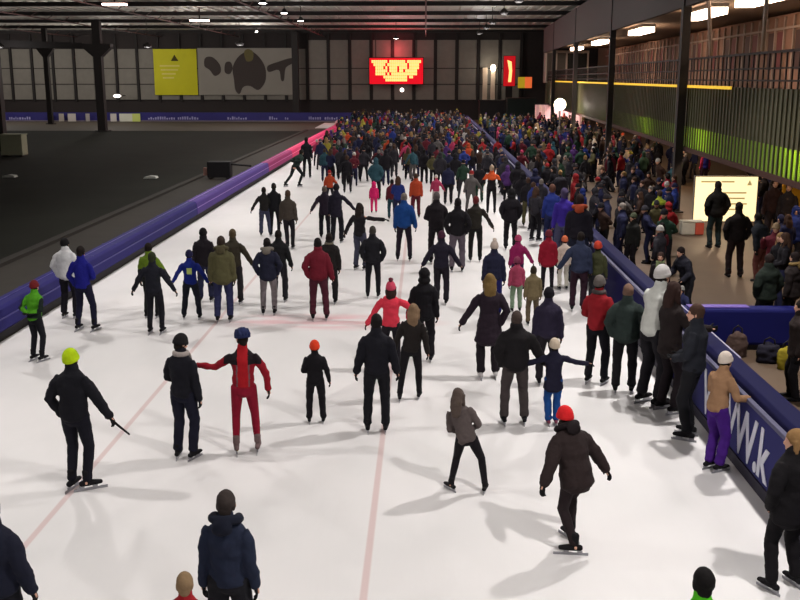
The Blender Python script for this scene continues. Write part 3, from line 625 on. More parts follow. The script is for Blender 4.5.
# ice: white with faint pinkish lane lines, a washed-out red patch and blade scratches
def ice_material():
    m = bpy.data.materials.new('ice'); m.use_nodes = True; nt = m.node_tree; N = nt.nodes; L = nt.links; b = N['Principled BSDF']
    geo = N.new('ShaderNodeNewGeometry'); sep = N.new('ShaderNodeSeparateXYZ'); L.new(geo.outputs['Position'], sep.inputs[0])
    def math_(op, a, b_=None, c=None):
        n = N.new('ShaderNodeMath'); n.operation = op
        for i, v in enumerate((a, b_, c)):
            if v is None: continue
            if isinstance(v, (int, float)): n.inputs[i].default_value = v
            else: L.new(v, n.inputs[i])
        return n.outputs[0]
    def mix(f, a, c):
        n = N.new('ShaderNodeMix'); n.data_type = 'RGBA'; L.new(f, n.inputs[0])
        if isinstance(a, tuple): n.inputs[6].default_value = a
        else: L.new(a, n.inputs[6])
        n.inputs[7].default_value = c; return n.outputs[2]
    def nz(scale, sc=(1, 1, 1), detail=5):
        mp = N.new('ShaderNodeMapping'); mp.inputs['Scale'].default_value = sc; L.new(geo.outputs['Position'], mp.inputs[0])
        n = N.new('ShaderNodeTexNoise'); n.inputs['Scale'].default_value = scale; n.inputs['Detail'].default_value = detail; L.new(mp.outputs[0], n.inputs['Vector']); return n.outputs['Fac']
    def ramp(v, lo, hi): 
        n = N.new('ShaderNodeMapRange'); n.inputs['From Min'].default_value = lo; n.inputs['From Max'].default_value = hi; n.clamp = True; L.new(v, n.inputs[0]); return n.outputs[0]
    c = mix(ramp(nz(.35), .35, .7), (.64, .62, .62, 1), (.58, .57, .57, 1))
    c = mix(math_('MULTIPLY', ramp(nz(1.6, (1, .35, 1)), .55, .7), .35), c, (.67, .65, .65, 1))
    for lx in (-.62, -4.62):
        d = math_('ABSOLUTE', math_('SUBTRACT', sep.outputs[0], lx))
        c = mix(math_('MULTIPLY', ramp(d, .05, .03), .38), c, (.40, .13, .12, 1))
    dx = math_('DIVIDE', math_('ADD', sep.outputs[0], 2.2), 2.9); dy = math_('DIVIDE', math_('SUBTRACT', sep.outputs[1], 21.6), .9)
    r2 = math_('ADD', math_('MULTIPLY', dx, dx), math_('MULTIPLY', dy, dy))
    c = mix(math_('MULTIPLY', math_('MULTIPLY', ramp(r2, 1.0, .2), ramp(nz(1.3, (.6, 2.2, 1)), .38, .6)), .42), c, (.62, .16, .2, 1))
    L.new(c, b.inputs['Base Color']); b.inputs['Roughness'].default_value = .42; b.inputs['Specular IOR Level'].default_value = .25
    L.new(math_('ADD', math_('MULTIPLY', nz(3, (1, .2, 1)), .3), .35), b.inputs['Roughness'])
    bp = N.new('ShaderNodeBump'); bp.inputs['Strength'].default_value = .12; bp.inputs['Distance'].default_value = .01; L.new(nz(14, (1, .12, 1)), bp.inputs['Height']); L.new(bp.outputs[0], b.inputs['Normal'])
    return m
ICE = ice_material()
mb = MB()                                   # the straight, then the far bend sweeping left
xi, xo = -8.7, 4.35
outer = [(xo, -12), (xo, 104)] + [(xo - 15 + 15 * math.cos(R(a)), 104 + 19 * math.sin(R(a))) for a in range(6, 97, 6)]
inner = [(xi, -12), (xi, 104)] + [(xi - 3 + 3 * math.cos(R(a)), 104 + 6 * math.sin(R(a))) for a in range(6, 97, 6)]
n = len(outer)
mb.add([(x, y, 0) for x, y in outer] + [(x, y, 0) for x, y in inner] + [(x, y, -.04) for x, y in outer] + [(x, y, -.04) for x, y in inner],
       [(i, i + 1, n + i + 1, n + i) for i in range(n - 1)] + [(2 * n + i, 3 * n + i, 3 * n + i + 1, 2 * n + i + 1) for i in range(n - 1)])
o = struct(mb.build('ice_track', ICE))
slab('floor', -64, 22, -14, 136, -.2, -.045, mat('concrete', (70, 62, 54), rough=.8, scale=2))
slab('floor_terrace', 4.8, 22, -14, 136, -.044, -.002, mat('terrace_concrete', (86, 70, 56), rough=.55, scale=1.2, var=.2))
FIELD = mat('inner_field', (25, 26, 21), rough=.95, spec=.1, scale=.35, var=.35, bump=.05)
slab('floor_inner_field', -60, -12.3, -14, 103.5, -.044, -.005, FIELD)
PATH = mat('inner_path', (50, 47, 43), rough=.9, spec=.15, scale=1.5, var=.15)
slab('floor_inner_path', -12.2, -9.3, -14, 107, -.044, -.003, PATH)
slab('trim_kerb', -12.45, -12.15, -14, 105, -.04, .1, mat('dark_kerb', (34, 30, 26), rough=.9))
WALL = mat('cladding', (122, 117, 110), rough=.7, scale=1.5, var=.15)
DKW = mat('dark_paint', (46, 40, 40), rough=.8, scale=3)
POST = mat('dark_steel', (38, 34, 34), rough=.7, scale=3)
# far wall: dark base, pale sheets between dark mullions
FW = 132.0
wf = struct(MB().box(-64, 22, FW, FW + .3, 0, 11.5).build('wall_far', DKW))
mb = MB()
z0 = zat(FW, 300, 100); zt = zat(FW, 420, 40)
xs = []
x = -62.0
while x < 15: xs.append(x); x += 2.75
for a, c in zip(xs[:-1], xs[1:]): mb.box(a + .22, c - .22, FW - .1, FW, z0, zt if a > -17 else zat(FW, 150, 49))
mb.build('cladding_sheet', WALL, wf)
for a in xs:
    MB().box(a - .14, a + .14, FW - .3, FW, z0 - .2, 10.8).build('mullion', POST, wf)
mb = MB()
for zz in (z0, z0 + 2.0, z0 + 4.0): mb.box(-62, 15, FW - .16, FW - .02, zz - .05, zz + .05)
mb.build('wall_rail', POST, wf)
struct(MB().box(-64.3, -64, -14, 132.3, 0, 11.5).build('wall_left', DKW))
struct(MB().box(22, 22.3, -14, 132.3, 0, 11.5).build('wall_right', mat('warm_plaster', (120, 92, 76), rough=.8, scale=2)))
struct(MB().box(-64, 22, -14.3, -14, 0, 11.5).build('wall_near', DKW))
# roof: ribbed sheet, cross beams with webs, purlins
mb = MB(); mb.box(-64, 22, -14, 132, 11.3, 11.5)
x = -64
while x < 22: mb.box(x, x + .25, -14, 132, 11.22, 11.3); x += 1.0
struct(mb.build('ceiling', mat('roof_sheet', (176, 172, 164), rough=.6, scale=.8, var=.25)))
for i in range(11):
    y = 10 + i * 12.0
    b = MB(); b.box(-64, 22, y - .15, y + .15, 10.86, 10.92); b.box(-64, 22, y - .15, y + .15, 11.12, 11.2); b.box(-64, 22, y - .03, y + .03, 10.9, 11.15)
    struct(b.build('roof_beam', POST))
for x in (-56, -45, -34, -24, -13, 0):
    b = MB(); b.box(x - .06, x + .06, -14, 132, 10.42, 10.5)
    for k in range(36):
        yy = -12 + k * 4
        b.add([(x - .04, yy, 10.42), (x + .04, yy, 10.42), (x + .04, yy + 2, 10.95), (x - .04, yy + 2, 10.95), (x - .04, yy + .12, 10.42), (x + .04, yy + .12, 10.42), (x + .04, yy + 2.12, 10.95), (x - .04, yy + 2.12, 10.95)],
              [(0, 1, 2, 3), (7, 6, 5, 4), (0, 4, 5, 1), (1, 5, 6, 2), (2, 6, 7, 3), (3, 7, 4, 0)])
    struct(b.build('roof_truss', mat('red_brown_steel', (70, 44, 42), rough=.7)))
# columns of the hall
def column(x, y, w, top, label, cap=None):
    t = thing('steel_column', (x, y, 0), label, 'column')
    MB().box(-w / 2, w / 2, -w / 2, w / 2, .08, top).build('shaft', POST, t, bevel=.02)
    MB().box(-w * .8, w * .8, -w * .8, w * .8, 0, .08).build('base_plate', POST, t)
    if cap:
        MB().prism([(-w * .55, cap - .9), (w * .55, cap - .9), (w * 1.8, cap), (w * 1.8, cap + .35), (-w * 1.8, cap + .35), (-w * 1.8, cap)], -w * .6, w * .6).build('capital', POST, t)
    return t
p = G(103, 131); column(p.x, p.y, .8, 10.9, 'thick dark column with a flared head left of the yellow banner', 8.3)
p = G(51, 124); column(p.x, p.y, .55, 10.9, 'thin dark column left of the flared column', 8.6)
p = G(2, 150); column(p.x, p.y, .7, 10.9, 'dark column at the left edge of the inner field')
column(-16.4, 129, .8, 10.9, 'dark column on the far wall right of the skater mural')
p0 = G(103, 131)
t = MB(); t.prism([(-62, 8.75), (p0.x - 1.45, 8.15), (p0.x - 1.45, 8.75), (-62, 9.75)], p0.y - .25, p0.y + .25); tag(t.build('cross_girder', POST), 'dark sloping girder resting on the flared column head', 'girder')

# gallery on the right; it runs slightly outwards
def gx(y): return 9.85 + (y - 26.5) * .0403
def strip(mb, o0, o1, z0, z1, y0=4, y1=114):       # a bar following the gallery's line, offsets o0..o1
    vs = [(gx(y) + o, y, z) for y in (y0, y1) for o in (o0, o1) for z in (z0, z1)]
    return mb.add(vs, [(0, 1, 3, 2), (4, 6, 7, 5), (0, 4, 5, 1), (2, 3, 7, 6), (0, 2, 6, 4), (1, 5, 7, 3)])
gal = thing('gallery', (gx(60), 60, 0), 'raised gallery with ribbed green front panels along the right side', 'gallery')
gal.location = (0, 0, 0)
strip(MB(), .12, 9, 4.55, 4.8).build('deck', mat('deck', (70, 58, 50), rough=.8), gal)
def translucent(c, key):
    m = mat(key, c, rough=.5, var=.1, scale=2, bump=0); nt = m.node_tree; out = nt.nodes['Material Output']; b = nt.nodes['Principled BSDF']
    tl = nt.nodes.new('ShaderNodeBsdfTranslucent'); tl.inputs['Color'].default_value = rgb(c); ms = nt.nodes.new('ShaderNodeMixShader'); ms.inputs[0].default_value = .7 if key == 'backlit_lime_panel' else .35
    nt.links.new(b.outputs[0], ms.inputs[1]); nt.links.new(tl.outputs[0], ms.inputs[2]); nt.links.new(ms.outputs[0], out.inputs['Surface']); return m
strip(MB(), 0, .03, 3.42, 5.0).build('upper_panel', translucent((104, 102, 82), 'dim_green_panel'), gal)  # same green front, dimmer band: weaker backlight put into its colour
strip(MB(), 0, .03, 2.62, 3.42).build('lower_panel', translucent((172, 206, 92), 'backlit_lime_panel'), gal)  # glow from behind the green front painted as a lime band
mb = MB(); y = 5.0
while y < 114: strip(mb, -.05, .0, 2.6, 5.0, y, y + .07); y += .42
mb.build('panel_ribs', mat('rib_metal', (84, 82, 60), rough=.6), gal)
strip(MB(), -.06, .14, 2.45, 2.62).build('bottom_beam', mat('rust_brown', (66, 40, 34), rough=.8), gal)
mb = MB(); strip(mb, .02, .08, 6.0, 6.07); strip(mb, .03, .07, 5.55, 5.6); strip(mb, .03, .07, 5.2, 5.25); y = 5
while y < 114: strip(mb, .03, .07, 4.8, 6.05, y, y + .05); y += .55
mb.build('railing', POST, gal)
strip(MB(), -.3, 9, 8.5, 8.65).build('soffit', mat('soffit', (150, 128, 110), rough=.8), gal)
strip(MB(), -.4, -.2, 8.0, 10.6).build('fascia', mat('fascia', (60, 54, 54), rough=.8), gal)
bw = strip(MB(), 6.6, 6.8, 4.8, 8.3).build('back_wall', mat('gallery_wall', (146, 112, 96), rough=.9, scale=1.5, var=.3), gal)
mb = MB(); y = 20; k = 0
while y < 110:
    strip(mb, 6.5, 6.6, 4.8, 8.2, y, y + .16)
    if k % 3 != 2: strip(MB(), 6.54, 6.6, 5.7, 7.5, y + .3, y + 1.2).build('wall_window', mat('window_brown', (74, 50, 44) if k % 3 else (110, 52, 50), rough=.7), gal)
    y += 1.45; k += 1
mb.build('wall_post', mat('worn_paint', (170, 152, 140), rough=.7), gal)
mb = MB(); strip(mb, 6.45, 6.6, 6.5, 6.6); strip(mb, 6.45, 6.6, 7.6, 7.7); mb.build('wall_shelf', mat('worn_paint', (170, 152, 140), rough=.7), gal)
# slanting white roof struts in the gallery
for y in (30, 38, 46):
    a = Vector((gx(y) + 2.0, y, 6.3)); b_ = Vector((gx(y) + .4, y - 5, 8.5)); MB().tube([a, b_], [.08, .08], seg=6).build('roof_strut', mat('white_paint', (196, 180, 168), rough=.6), gal)
for y in (20.5, 40.6, 60.7, 80.8, 100.9):
    t = thing('gallery_column', (gx(y) - .3, y, 0), 'dark steel column holding the gallery roof, ' + {20.5: 'outside the right edge', 40.6: 'left of the lit notice board', 60.7: 'second from the right', 80.8: 'third from the right, beyond the globe lamp', 100.9: 'farthest, by the white booth'}[y], 'column')
    MB().box(-.16, .16, -.16, .16, .05, 10.6).build('shaft', POST, t); MB().box(-.28, .28, -.28, .28, 0, .05).build('base_plate', POST, t)
o = strip(MB(), -.12, -.04, 4.93, 5.03, 34, 105).build('rope_light', glow((235, 190, 60), .9)); tag(o, 'glowing yellow rope light along the top of the green gallery front', 'rope light')
for i, y in enumerate((39, 48.5, 66, 86, 104)):
    lab = ['at the top right corner', 'between the two nearer columns', 'between second and third column from the right', 'third from the right', 'farthest, small'][i]
    t = thing('strip_light', (gx(y) + 2.2, y, 8.2), 'long bright strip light under the gallery roof, ' + lab, 'light', 'gallery strip lights', rz=-R(2.3))
    MB().box(-.4, .4, -2.8, 2.8, .12, .3).build('housing', mat('white_metal', (200, 196, 190)), t)
    MB().box(-.36, .36, -2.75, 2.75, -.16, .12).build('tube', glow((255, 222, 190), 16), t)
    l = bpy.data.lights.new('gallery_lamp', 'AREA'); l.shape = 'RECTANGLE'; l.size = .5; l.size_y = 5.5; l.energy = 700; l.color = (1, .84, .68)
    lo = newobj('gallery_lamp', l); lo.location = (gx(y) + 2.2, y, 8.1); lo.rotation_euler.z = -R(2.3)
# glazed booth at the gallery's far end
bt = thing('gallery_booth', (gx(112) - .2, 112, 4.8), 'white framed glazed booth at the far end of the gallery', 'booth')
WP = mat('white_paint', (196, 180, 168), rough=.6)
MB().box(0, 4.6, .1, 2.5, 0, 3.2).build('cabin', mat('booth_grey', (100, 92, 86), rough=.6), bt)
mb = MB()
for x in (0, 1.1, 2.2, 3.2, 4.5): mb.box(x - .08, x + .08, -.05, .1, 0, 3.3)
mb.box(0, 4.6, -.05, .1, 3.15, 3.4); mb.box(0, 4.6, -.05, .1, 0, .15)
mb.build('window_frame', WP, bt); MB().box(2.3, 4.4, -.02, .1, .2, 3.1).build('dark_pane', mat('dark_glass', (40, 44, 44), rough=.2), bt)

# lamps under the gallery
def point_light(x, y, z, e, c, r=.2):
    l = bpy.data.lights.new('lamp', 'POINT'); l.energy = e * 2.0; l.color = c; l.shadow_soft_size = r; o = newobj('lamp', l); o.location = (x, y, z); return o  # serves the fittings and the added fill lights alike
for y, e in ((16, 110), (27, 170), (38, 220), (50, 220), (63, 260), (78, 300), (94, 300)):
    t = thing('ceiling_lamp', (gx(y) + 1.2, y, 4.1), 'round warm lamp under the gallery deck', 'light', 'lamps under the gallery deck')
    MB().tube([(0, 0, .45), (0, 0, .15)], [.02, .02], seg=6).build('rod', POST, t); MB().ell((0, 0, 0), (.16, .16, .12)).build('bulb', glow((255, 214, 160), 6), t, smooth=True)
    point_light(gx(y) + 1.2, y, 3.85, e, (1, .72, .48))
# globe lamp on a post
t = thing('globe_lamp', (10.4, 79, 0), 'round white globe lamp on a dark post at the end of the terrace', 'street lamp')
MB().tube([(0, 0, 0), (0, 0, 2.85)], [.09, .07], seg=8).build('post', POST, t); MB().ell((0, 0, 3.3), (.46, .46, .46), 20, 14).build('globe', glow((255, 238, 205), 9), t, smooth=True)
point_light(10.4, 78.2, 3.3, 260, (1, .85, .7))
# pale pink tarpaulin beyond
t = thing('tarpaulin_wall', (11.6, 108, 0), 'bright pinkish white tarpaulin hanging under the far gallery end', 'tarpaulin')
mb = MB(); W = 5.0; ns = 40
vs = []
for i in range(ns + 1):
    x = W * i / ns; yy = .08 * math.sin(i * 1.3)
    vs += [(x, yy, 0.05), (x, yy, 2.55), (x, yy + .04, .05), (x, yy + .04, 2.55)]
fs = []
for i in range(ns): a = i * 4; fs += [(a, a + 4, a + 5, a + 1), (a + 2, a + 3, a + 7, a + 6), (a + 1, a + 5, a + 7, a + 3), (a, a + 2, a + 6, a + 4)]
fs += [(0, 1, 3, 2), (ns * 4, ns * 4 + 2, ns * 4 + 3, ns * 4 + 1)]
mb.add(vs, fs).build('sheet', mat('pink_tarpaulin', (236, 190, 190), rough=.6, scale=3), t); MB().box(-.1, W + .1, -.05, .1, 2.55, 2.65).build('top_bar', POST, t)
l = bpy.data.lights.new('tarp_lamp', 'AREA'); l.size = 1.5; l.energy = 500; l.color = (1, .85, .82); lo = newobj('tarp_lamp', l); lo.location = (13.5, 105, 3.6); lo.rotation_euler = (R(35), 0, 0)

# lit notice board
D = 36.0
xa, xb = G(700, 100, 5.0).x / G(700, 100, 5.0).y * D, G(765, 100, 5).x / G(765, 100, 5).y * D
za, zb = zat(D, 733, 222), zat(D, 733, 176)
t = thing('notice_board', (0, D, 0), 'bright cream lit notice board standing on the terrace', 'sign')
MB().box(xa, xb, 0, .14, za, zb).build('case', mat('grey_metal', (120, 110, 100)), t)
MB().box(xa + .03, xb - .03, -.012, 0, za + .03, zb - .03).build('lit_face', glow((255, 232, 178), 1.25, 'lit_face'), t)
mb = MB()
for z, x0, x1 in ((.86, .1, .38), (.86, .42, .62), (.62, .45, .82), (.5, .52, .8), (.38, .5, .84), (.26, .55, .78)):
    mb.box(xa + (xb - xa) * x0, xa + (xb - xa) * x1, -.018, -.013, za + (zb - za) * z, za + (zb - za) * (z + .035))
mb.prism([(xa + (xb - xa) * .82, za + (zb - za) * .8), (xa + (xb - xa) * .9, za + (zb - za) * .8), (xa + (xb - xa) * .86, za + (zb - za) * .92)], -.018, -.013)
mb.build('printed_lines', mat('faded_ink', (206, 184, 128), emit=.5, var=0), t)
for xx in (xa + .2, xb - .2): MB().box(xx - .04, xx + .04, .02, .12, 0, za).build('leg', POST, t)
D2 = 37.5
xa2 = (800 - 428 - 18) / 1000 * D2
t = thing('yellow_banner', (xa2, D2, 0), 'yellow banner stand right of the lit notice board', 'banner')
MB().box(0, 1.6, 0, .04, zat(D2, 790, 212), zat(D2, 790, 178)).build('cloth', mat('yellow_cloth', (226, 170, 40), rough=.7), t)
for xx in (.05, 1.55): MB().box(xx - .03, xx + .03, .04, .08, 0, zat(D2, 790, 178)).build('post', POST, t)
# white and red box beneath the board
p = G(690, 234); t = thing('cool_box', (p.x, p.y, 0), 'white and red box on the terrace floor left of the lit board', 'box')
MB().box(-.35, .12, -.2, .2, 0, .42).build('body', mat('box_white', (190, 184, 170)), t, bevel=.03); MB().box(.13, .42, -.2, .2, 0, .42).build('red_end', mat('box_red', (206, 90, 70)), t, bevel=.03); MB().box(-.35, .42, -.21, .21, .42, .48).build('lid', mat('box_white', (190, 184, 170)), t, bevel=.02)

# ------------------------------------------------------------------ left pads
def pad(name, y0, y1, c, label, c2):
    t = thing(name, (-8.75, y0, 0), label, 'crash pad')
    L_ = y1 - y0
    MB().prism([(-.5, .16), (0, .16), (.04, .2), (0, .62), (-.06, .68), (-.44, .68), (-.5, .62)], 0, L_ - .03).build('cushion', mat('vinyl', c, rough=.7, var=.12, scale=1.2, bump=.3, spec=.15), t, bevel=.02)
    MB().box(-.46, .0, .0, L_ - .03, 0, .16).build('skirt', mat('black_skirt', (26, 22, 26)), t)
    mb = MB()
    mb.box(-.3, -.27, .05, L_ - .1, .681, .69); mb.box(.012, .034, .05, L_ - .1, .42, .45)
    k = 2.0
    while k < L_: mb.box(-.46, -.04, k - .01, k + .01, .68, .687); k += 2.0
    mb.build('piping', mat('piping', c2, rough=.5), t)
pad('padded_barrier', -8, 38, (32, 28, 92), 'dark blue padded barrier along the left, nearest stretch', (62, 56, 120))
pad('padded_barrier', 38, 56, (70, 50, 120), 'violet stretch of the left padded barrier behind the far trio', (130, 100, 170))
pad('padded_barrier', 56, 66, (140, 44, 96), 'magenta stretch of the left padded barrier by the striding skater', (190, 90, 150))
pad('padded_barrier', 66, 104, (200, 44, 96), 'pink farthest stretch of the left padded barrier', (240, 110, 150))
t = thing('barrier_end_cushion', (-8.95, 105.2, 0), 'pale pink rounded cushion at the far end of the pink pads', 'cushion')
organic(MB().ell((0, 0, .55), (.5, .6, .55)), 'cushion', [mat('pale_vinyl', (236, 170, 176), rough=.5)], .05, t)
# dark box with a pole behind the pads
p = G(229, 179); t = thing('equipment_case', (p.x - .45, p.y, 0), 'black equipment case with a pole behind the violet pads', 'case')
MB().box(-.65, .6, -.35, .35, .1, .95).build('body', mat('case_black', (24, 22, 26)), t, bevel=.05); MB().tube([(.5, 0, .8), (1.7, -.2, .72)], [.05, .05], seg=8).build('pole', mat('case_black', (24, 22, 26)), t)
for xx in (-.5, .45): MB().tube([(xx, -.3, .1), (xx, .3, .1)], [.1, .1], seg=12).build('wheel', POST, t)
MB().box(-.9, -.66, -.1, .1, .2, .6).build('side_pouch', mat('pouch', (150, 110, 100)), t)
# ------------------------------------------------------------------ right barrier with the web address banner
RX = 4.38
t = thing('rink_board', (RX, 0, 0), 'blue padded rink board with white rail along the right of the ice', 'barrier')
MB().box(0, .08, 2, 112, .16, 1.06).build('panel', mat('board_blue', (24, 22, 66), rough=.8, spec=.05, scale=.7, var=.15, bump=.05), t)
MB().box(-.03, .1, 2, 112, 0, .16).build('kick_strip', mat('kick_dark', (34, 30, 46), rough=.6), t)
MB().box(-.045, .03, 2, 112, 1.04, 1.1).build('rail', mat('rail_grey', (76, 74, 100), rough=.6), t, bevel=.01)
MB().prism([(.03, 1.06), (.03, 1.16), (.08, 1.22), (.34, 1.22), (.38, 1.16), (.38, 1.0), (.3, .96), (.08, .96)], 2, 112).build('top_pad', mat('vinyl', (18, 18, 58), rough=.75, var=.15, scale=1.5, spec=.1), t, bevel=.02)
MB().box(.35, .385, 14.6, 19.4, 1.16, 1.2).build('rear_rail', mat('rail_grey', (140, 138, 160), rough=.4), t)
MB().box(-.012, -.002, 9.0, 16.6, .17, 1.03).build('banner', mat('banner_violet', (52, 52, 100), rough=.8, spec=.05, scale=1.5, var=.12), t)
fc = bpy.data.curves.new('lettering', 'FONT'); fc.body = 'WWW.k'; fc.size = .95; fc.extrude = .004; fc.space_character = .92; fc.shear = .12; fc.offset = .018
fo = newobj('tmp', fc); bpy.context.view_layer.update()
me = bpy.data.meshes.new_from_object(fo.evaluated_get(bpy.context.evaluated_depsgraph_get())); bpy.data.objects.remove(fo)
me.materials.clear(); me.materials.append(mat('print_white', (206, 206, 218), var=0))
o = newobj('lettering', me, t)
w = max(v.co.x for v in me.vertices)
o.matrix_local = Matrix(((0, 0, -1, -.017), (-1, 0, 0, 15.1), (0, 1, 0, .24), (0, 0, 0, 1))) @ Matrix.Diagonal((3.1 / w, 1, 1, 1))
for yy in range(4, 112, 4): MB().box(.08, .16, yy - .05, yy + .05, -.0, 1.0).build('support', POST, t)
# blue cross pad on the terrace
t = thing('cross_barrier', (4.95, 19.6, 0), 'blue padded barrier standing crosswise on the terrace', 'barrier')
MB().box(0, 2.9, -.2, .2, .1, .84).build('cushion', mat('vinyl', (20, 22, 84), rough=.7, var=.15, scale=1.5, spec=.15), t, bevel=.06)
MB().box(.02, 2.88, -.16, .16, 0, .1).build('base', mat('black_skirt', (26, 22, 26)), t); MB().box(.3, 1.5, -.12, .12, .84, .87).build('top_highlight', mat('violet_highlight', (104, 84, 160), rough=.5), t, bevel=.01)  # violet strip on top is a highlight put into colour
# bags on the terrace
def bag(x, y, sx, sy, sz, c, label, name='bag', rz=0):
    t = thing(name, (x, y, 0), label, 'bag', rz=rz)
    m = MB(); m.tube([(0, 0, .02), (0, 0, sz * .5), (0, 0, sz * .85), (0, 0, sz)], [(sx * .5, sy * .5), (sx * .55, sy * .55), (sx * .42, sy * .42), (sx * .15, sy * .15)]); organic(m, 'sack', [cloth(c)], .02, t, wrinkle=.03)
    m = MB(); m.tube([(-sx * .25, 0, sz * .85), (-sx * .2, 0, sz * 1.15), (0, 0, sz * 1.28), (sx * .2, 0, sz * 1.15), (sx * .25, 0, sz * .85)], [.018] * 5, seg=8); m.build('handle', cloth((40, 36, 36)), t, smooth=True)
p = G(736, 356); bag(p.x, p.y, .38, .28, .48, (84, 66, 60), 'brown rucksack leaning before the blue cross barrier', 'rucksack')
p = G(768, 362); bag(p.x, p.y, .45, .3, .38, (34, 32, 44), 'dark blue-black bag on the terrace between rucksack and yellow bag')
p = G(785, 369); bag(p.x, p.y, .3, .2, .42, (168, 152, 44), 'yellow bag on the terrace by the right edge')
p = G(757, 330); bag(p.x + .3, p.y - .6, .2, .2, .3, (120, 62, 66), 'small pinkish bag near the dark bag')

# ------------------------------------------------------------------ the far end: banners, screen, boards
def wx(px, y=FW): d = CAMR @ Vector((px - 400, 222, -F)); return d.x / d.y * y
YB = FW - .35
t = thing('yellow_wall_banner', (0, YB, 0), 'yellow banner hanging on the far wall', 'banner')
xa, xb, za, zb = wx(155), wx(198), zat(YB, 176, 95), zat(YB, 176, 49)
MB().box(xa, xb, 0, .05, za, zb).build('cloth', mat('banner_yellow', (196, 190, 20), rough=.6, scale=.6), t)
mb = MB(); mb.prism([(-.55 + (xa + xb) / 2, zb - 1.5), (.45 + (xa + xb) / 2, zb - 1.5), (-.05 + (xa + xb) / 2, zb - .7)], -.02, -.005); mb.build('emblem', mat('dark_print', (70, 64, 20)), t)
mb = MB()
for k, (a, b_) in enumerate(((.14, .6), (.16, .56), (.18, .5), (.2, .46))): mb.box(xa + (xb - xa) * a, xa + (xb - xa) * b_, -.02, -.005, zb - 2.2 - k * .5, zb - 2.02 - k * .5)
mb.build('printed_lines', mat('pale_print', (214, 200, 110)), t)
t = thing('skater_mural', (0, YB, 0), 'grey wall banner printed with dark skating figures', 'banner')
xa, xb, za, zb = wx(199), wx(297), zat(YB, 250, 95), zat(YB, 250, 48)
MB().box(xa, xb, 0, .05, za, zb).build('cloth', mat('mural_grey', (140, 134, 126), rough=.6, scale=.4), t)
def P(px, py): return (wx(px, YB), zat(YB, px, py))
def shape(pts):
    q = [Vector(P(*p_)) for p_ in pts]; n_ = len(q); out = []
    for i in range(n_):
        a, b_, c_, d_ = q[i - 1], q[i], q[(i + 1) % n_], q[(i + 2) % n_]
        for t_ in (0, .25, .5, .75):
            out.append(tuple(.5 * ((2 * b_) + (c_ - a) * t_ + (2 * a - 5 * b_ + 4 * c_ - d_) * t_ ** 2 + (3 * b_ - a - 3 * c_ + d_) * t_ ** 3)))
    return out
m1 = MB()
m1.prism(shape([(246, 52), (254, 52), (262, 60), (266, 70), (265, 82), (258, 90), (250, 86), (243, 87), (239, 94), (235, 90), (234, 80), (233, 68), (238, 58)]), -.03, -.01)
m1.prism(shape([(206, 58), (213, 57), (220, 64), (221, 72), (215, 76), (210, 70), (205, 66)]), -.03, -.01)
m1.prism(shape([(226, 63), (231, 62), (233, 68), (230, 74), (225, 72)]), -.03, -.01)
m1.prism(shape([(268, 66), (278, 62), (292, 58), (293, 63), (286, 68), (284, 80), (281, 80), (279, 70), (269, 72)]), -.03, -.01)
m1.build('printed_figures', mat('figure_print', (66, 58, 56)), t)
m1 = MB(); m1.prism(shape([(245, 52), (249, 49), (254, 52), (253, 60), (247, 61)]), -.04, -.031); m1.build('printed_head', mat('head_print', (104, 96, 62)), t)
# LED screen: red glow board with pale yellow pixel blocks
YS = FW - 2.2
t = thing('led_screen', (0, YS, 0), 'bright red LED scoreboard with pale yellow characters on the far wall', 'screen')
def PS(px, py): return (wx(px, YS), zat(YS, px, py))
(xa, zb), (xb, za) = PS(369.5, 58), PS(423, 84)
MB().box(xa - .1, xb + .1, .02, .4, za - .1, zb + .1).build('case', POST, t)
MB().box(xa, xb, 0, .02, za, zb).build('red_face', glow((190, 8, 26), 1.3, 'led_red'), t)
rows = ["#####.#########.########", ".#.####.#.######.#.#####.", "..#.##.##.##.#.###.####..", "..####..##.##..#.#####...", "...####.#######.#####....", "......#############......"]
rows = ["########.########.#######", ".######.##########.#####.", "..####.#.####.####.#####.", "..######.####.##.######..", "..#####.#.#############..", "......############.##....", ".......###########......."]
mb = MB(); (x0, zt_), (x1, zb_) = PS(371.5, 60), PS(421, 81.5)
nc = 25; nr = len(rows); cw = (x1 - x0) / nc; chh = (zt_ - zb_) / nr
for r_, row in enumerate(rows):
    for c_, ch_ in enumerate(row[:nc]):
        if ch_ == '#': mb.box(x0 + c_ * cw + .02, x0 + (c_ + 1) * cw - .02, -.03, 0, zt_ - (r_ + 1) * chh + .02, zt_ - r_ * chh - .02)
mb.build('lit_pixels', glow((255, 226, 130), 1.15, 'led_yellow'), t)
for q in (xa + .8, xb - .8): MB().box(q - .05, q + .05, .1, .25, zb, 10.7).build('hanger', POST, t)
l = bpy.data.lights.new('screen_light', 'AREA'); l.shape = 'RECTANGLE'; l.size = 7; l.size_y = 3; l.energy = 900; l.color = (1, .06, .1); lo = newobj('screen_light', l); lo.location = ((xa + xb) / 2, YS - .4, (za + zb) / 2); lo.rotation_euler = (R(-90), 0, 0)
l = bpy.data.lights.new('screen_spill', 'POINT'); l.energy = 300; l.color = (1, .1, .12); l.shadow_soft_size = 1; lo = newobj('screen_spill', l); lo.location = ((xa + xb) / 2, YS + .9, zb + .9)
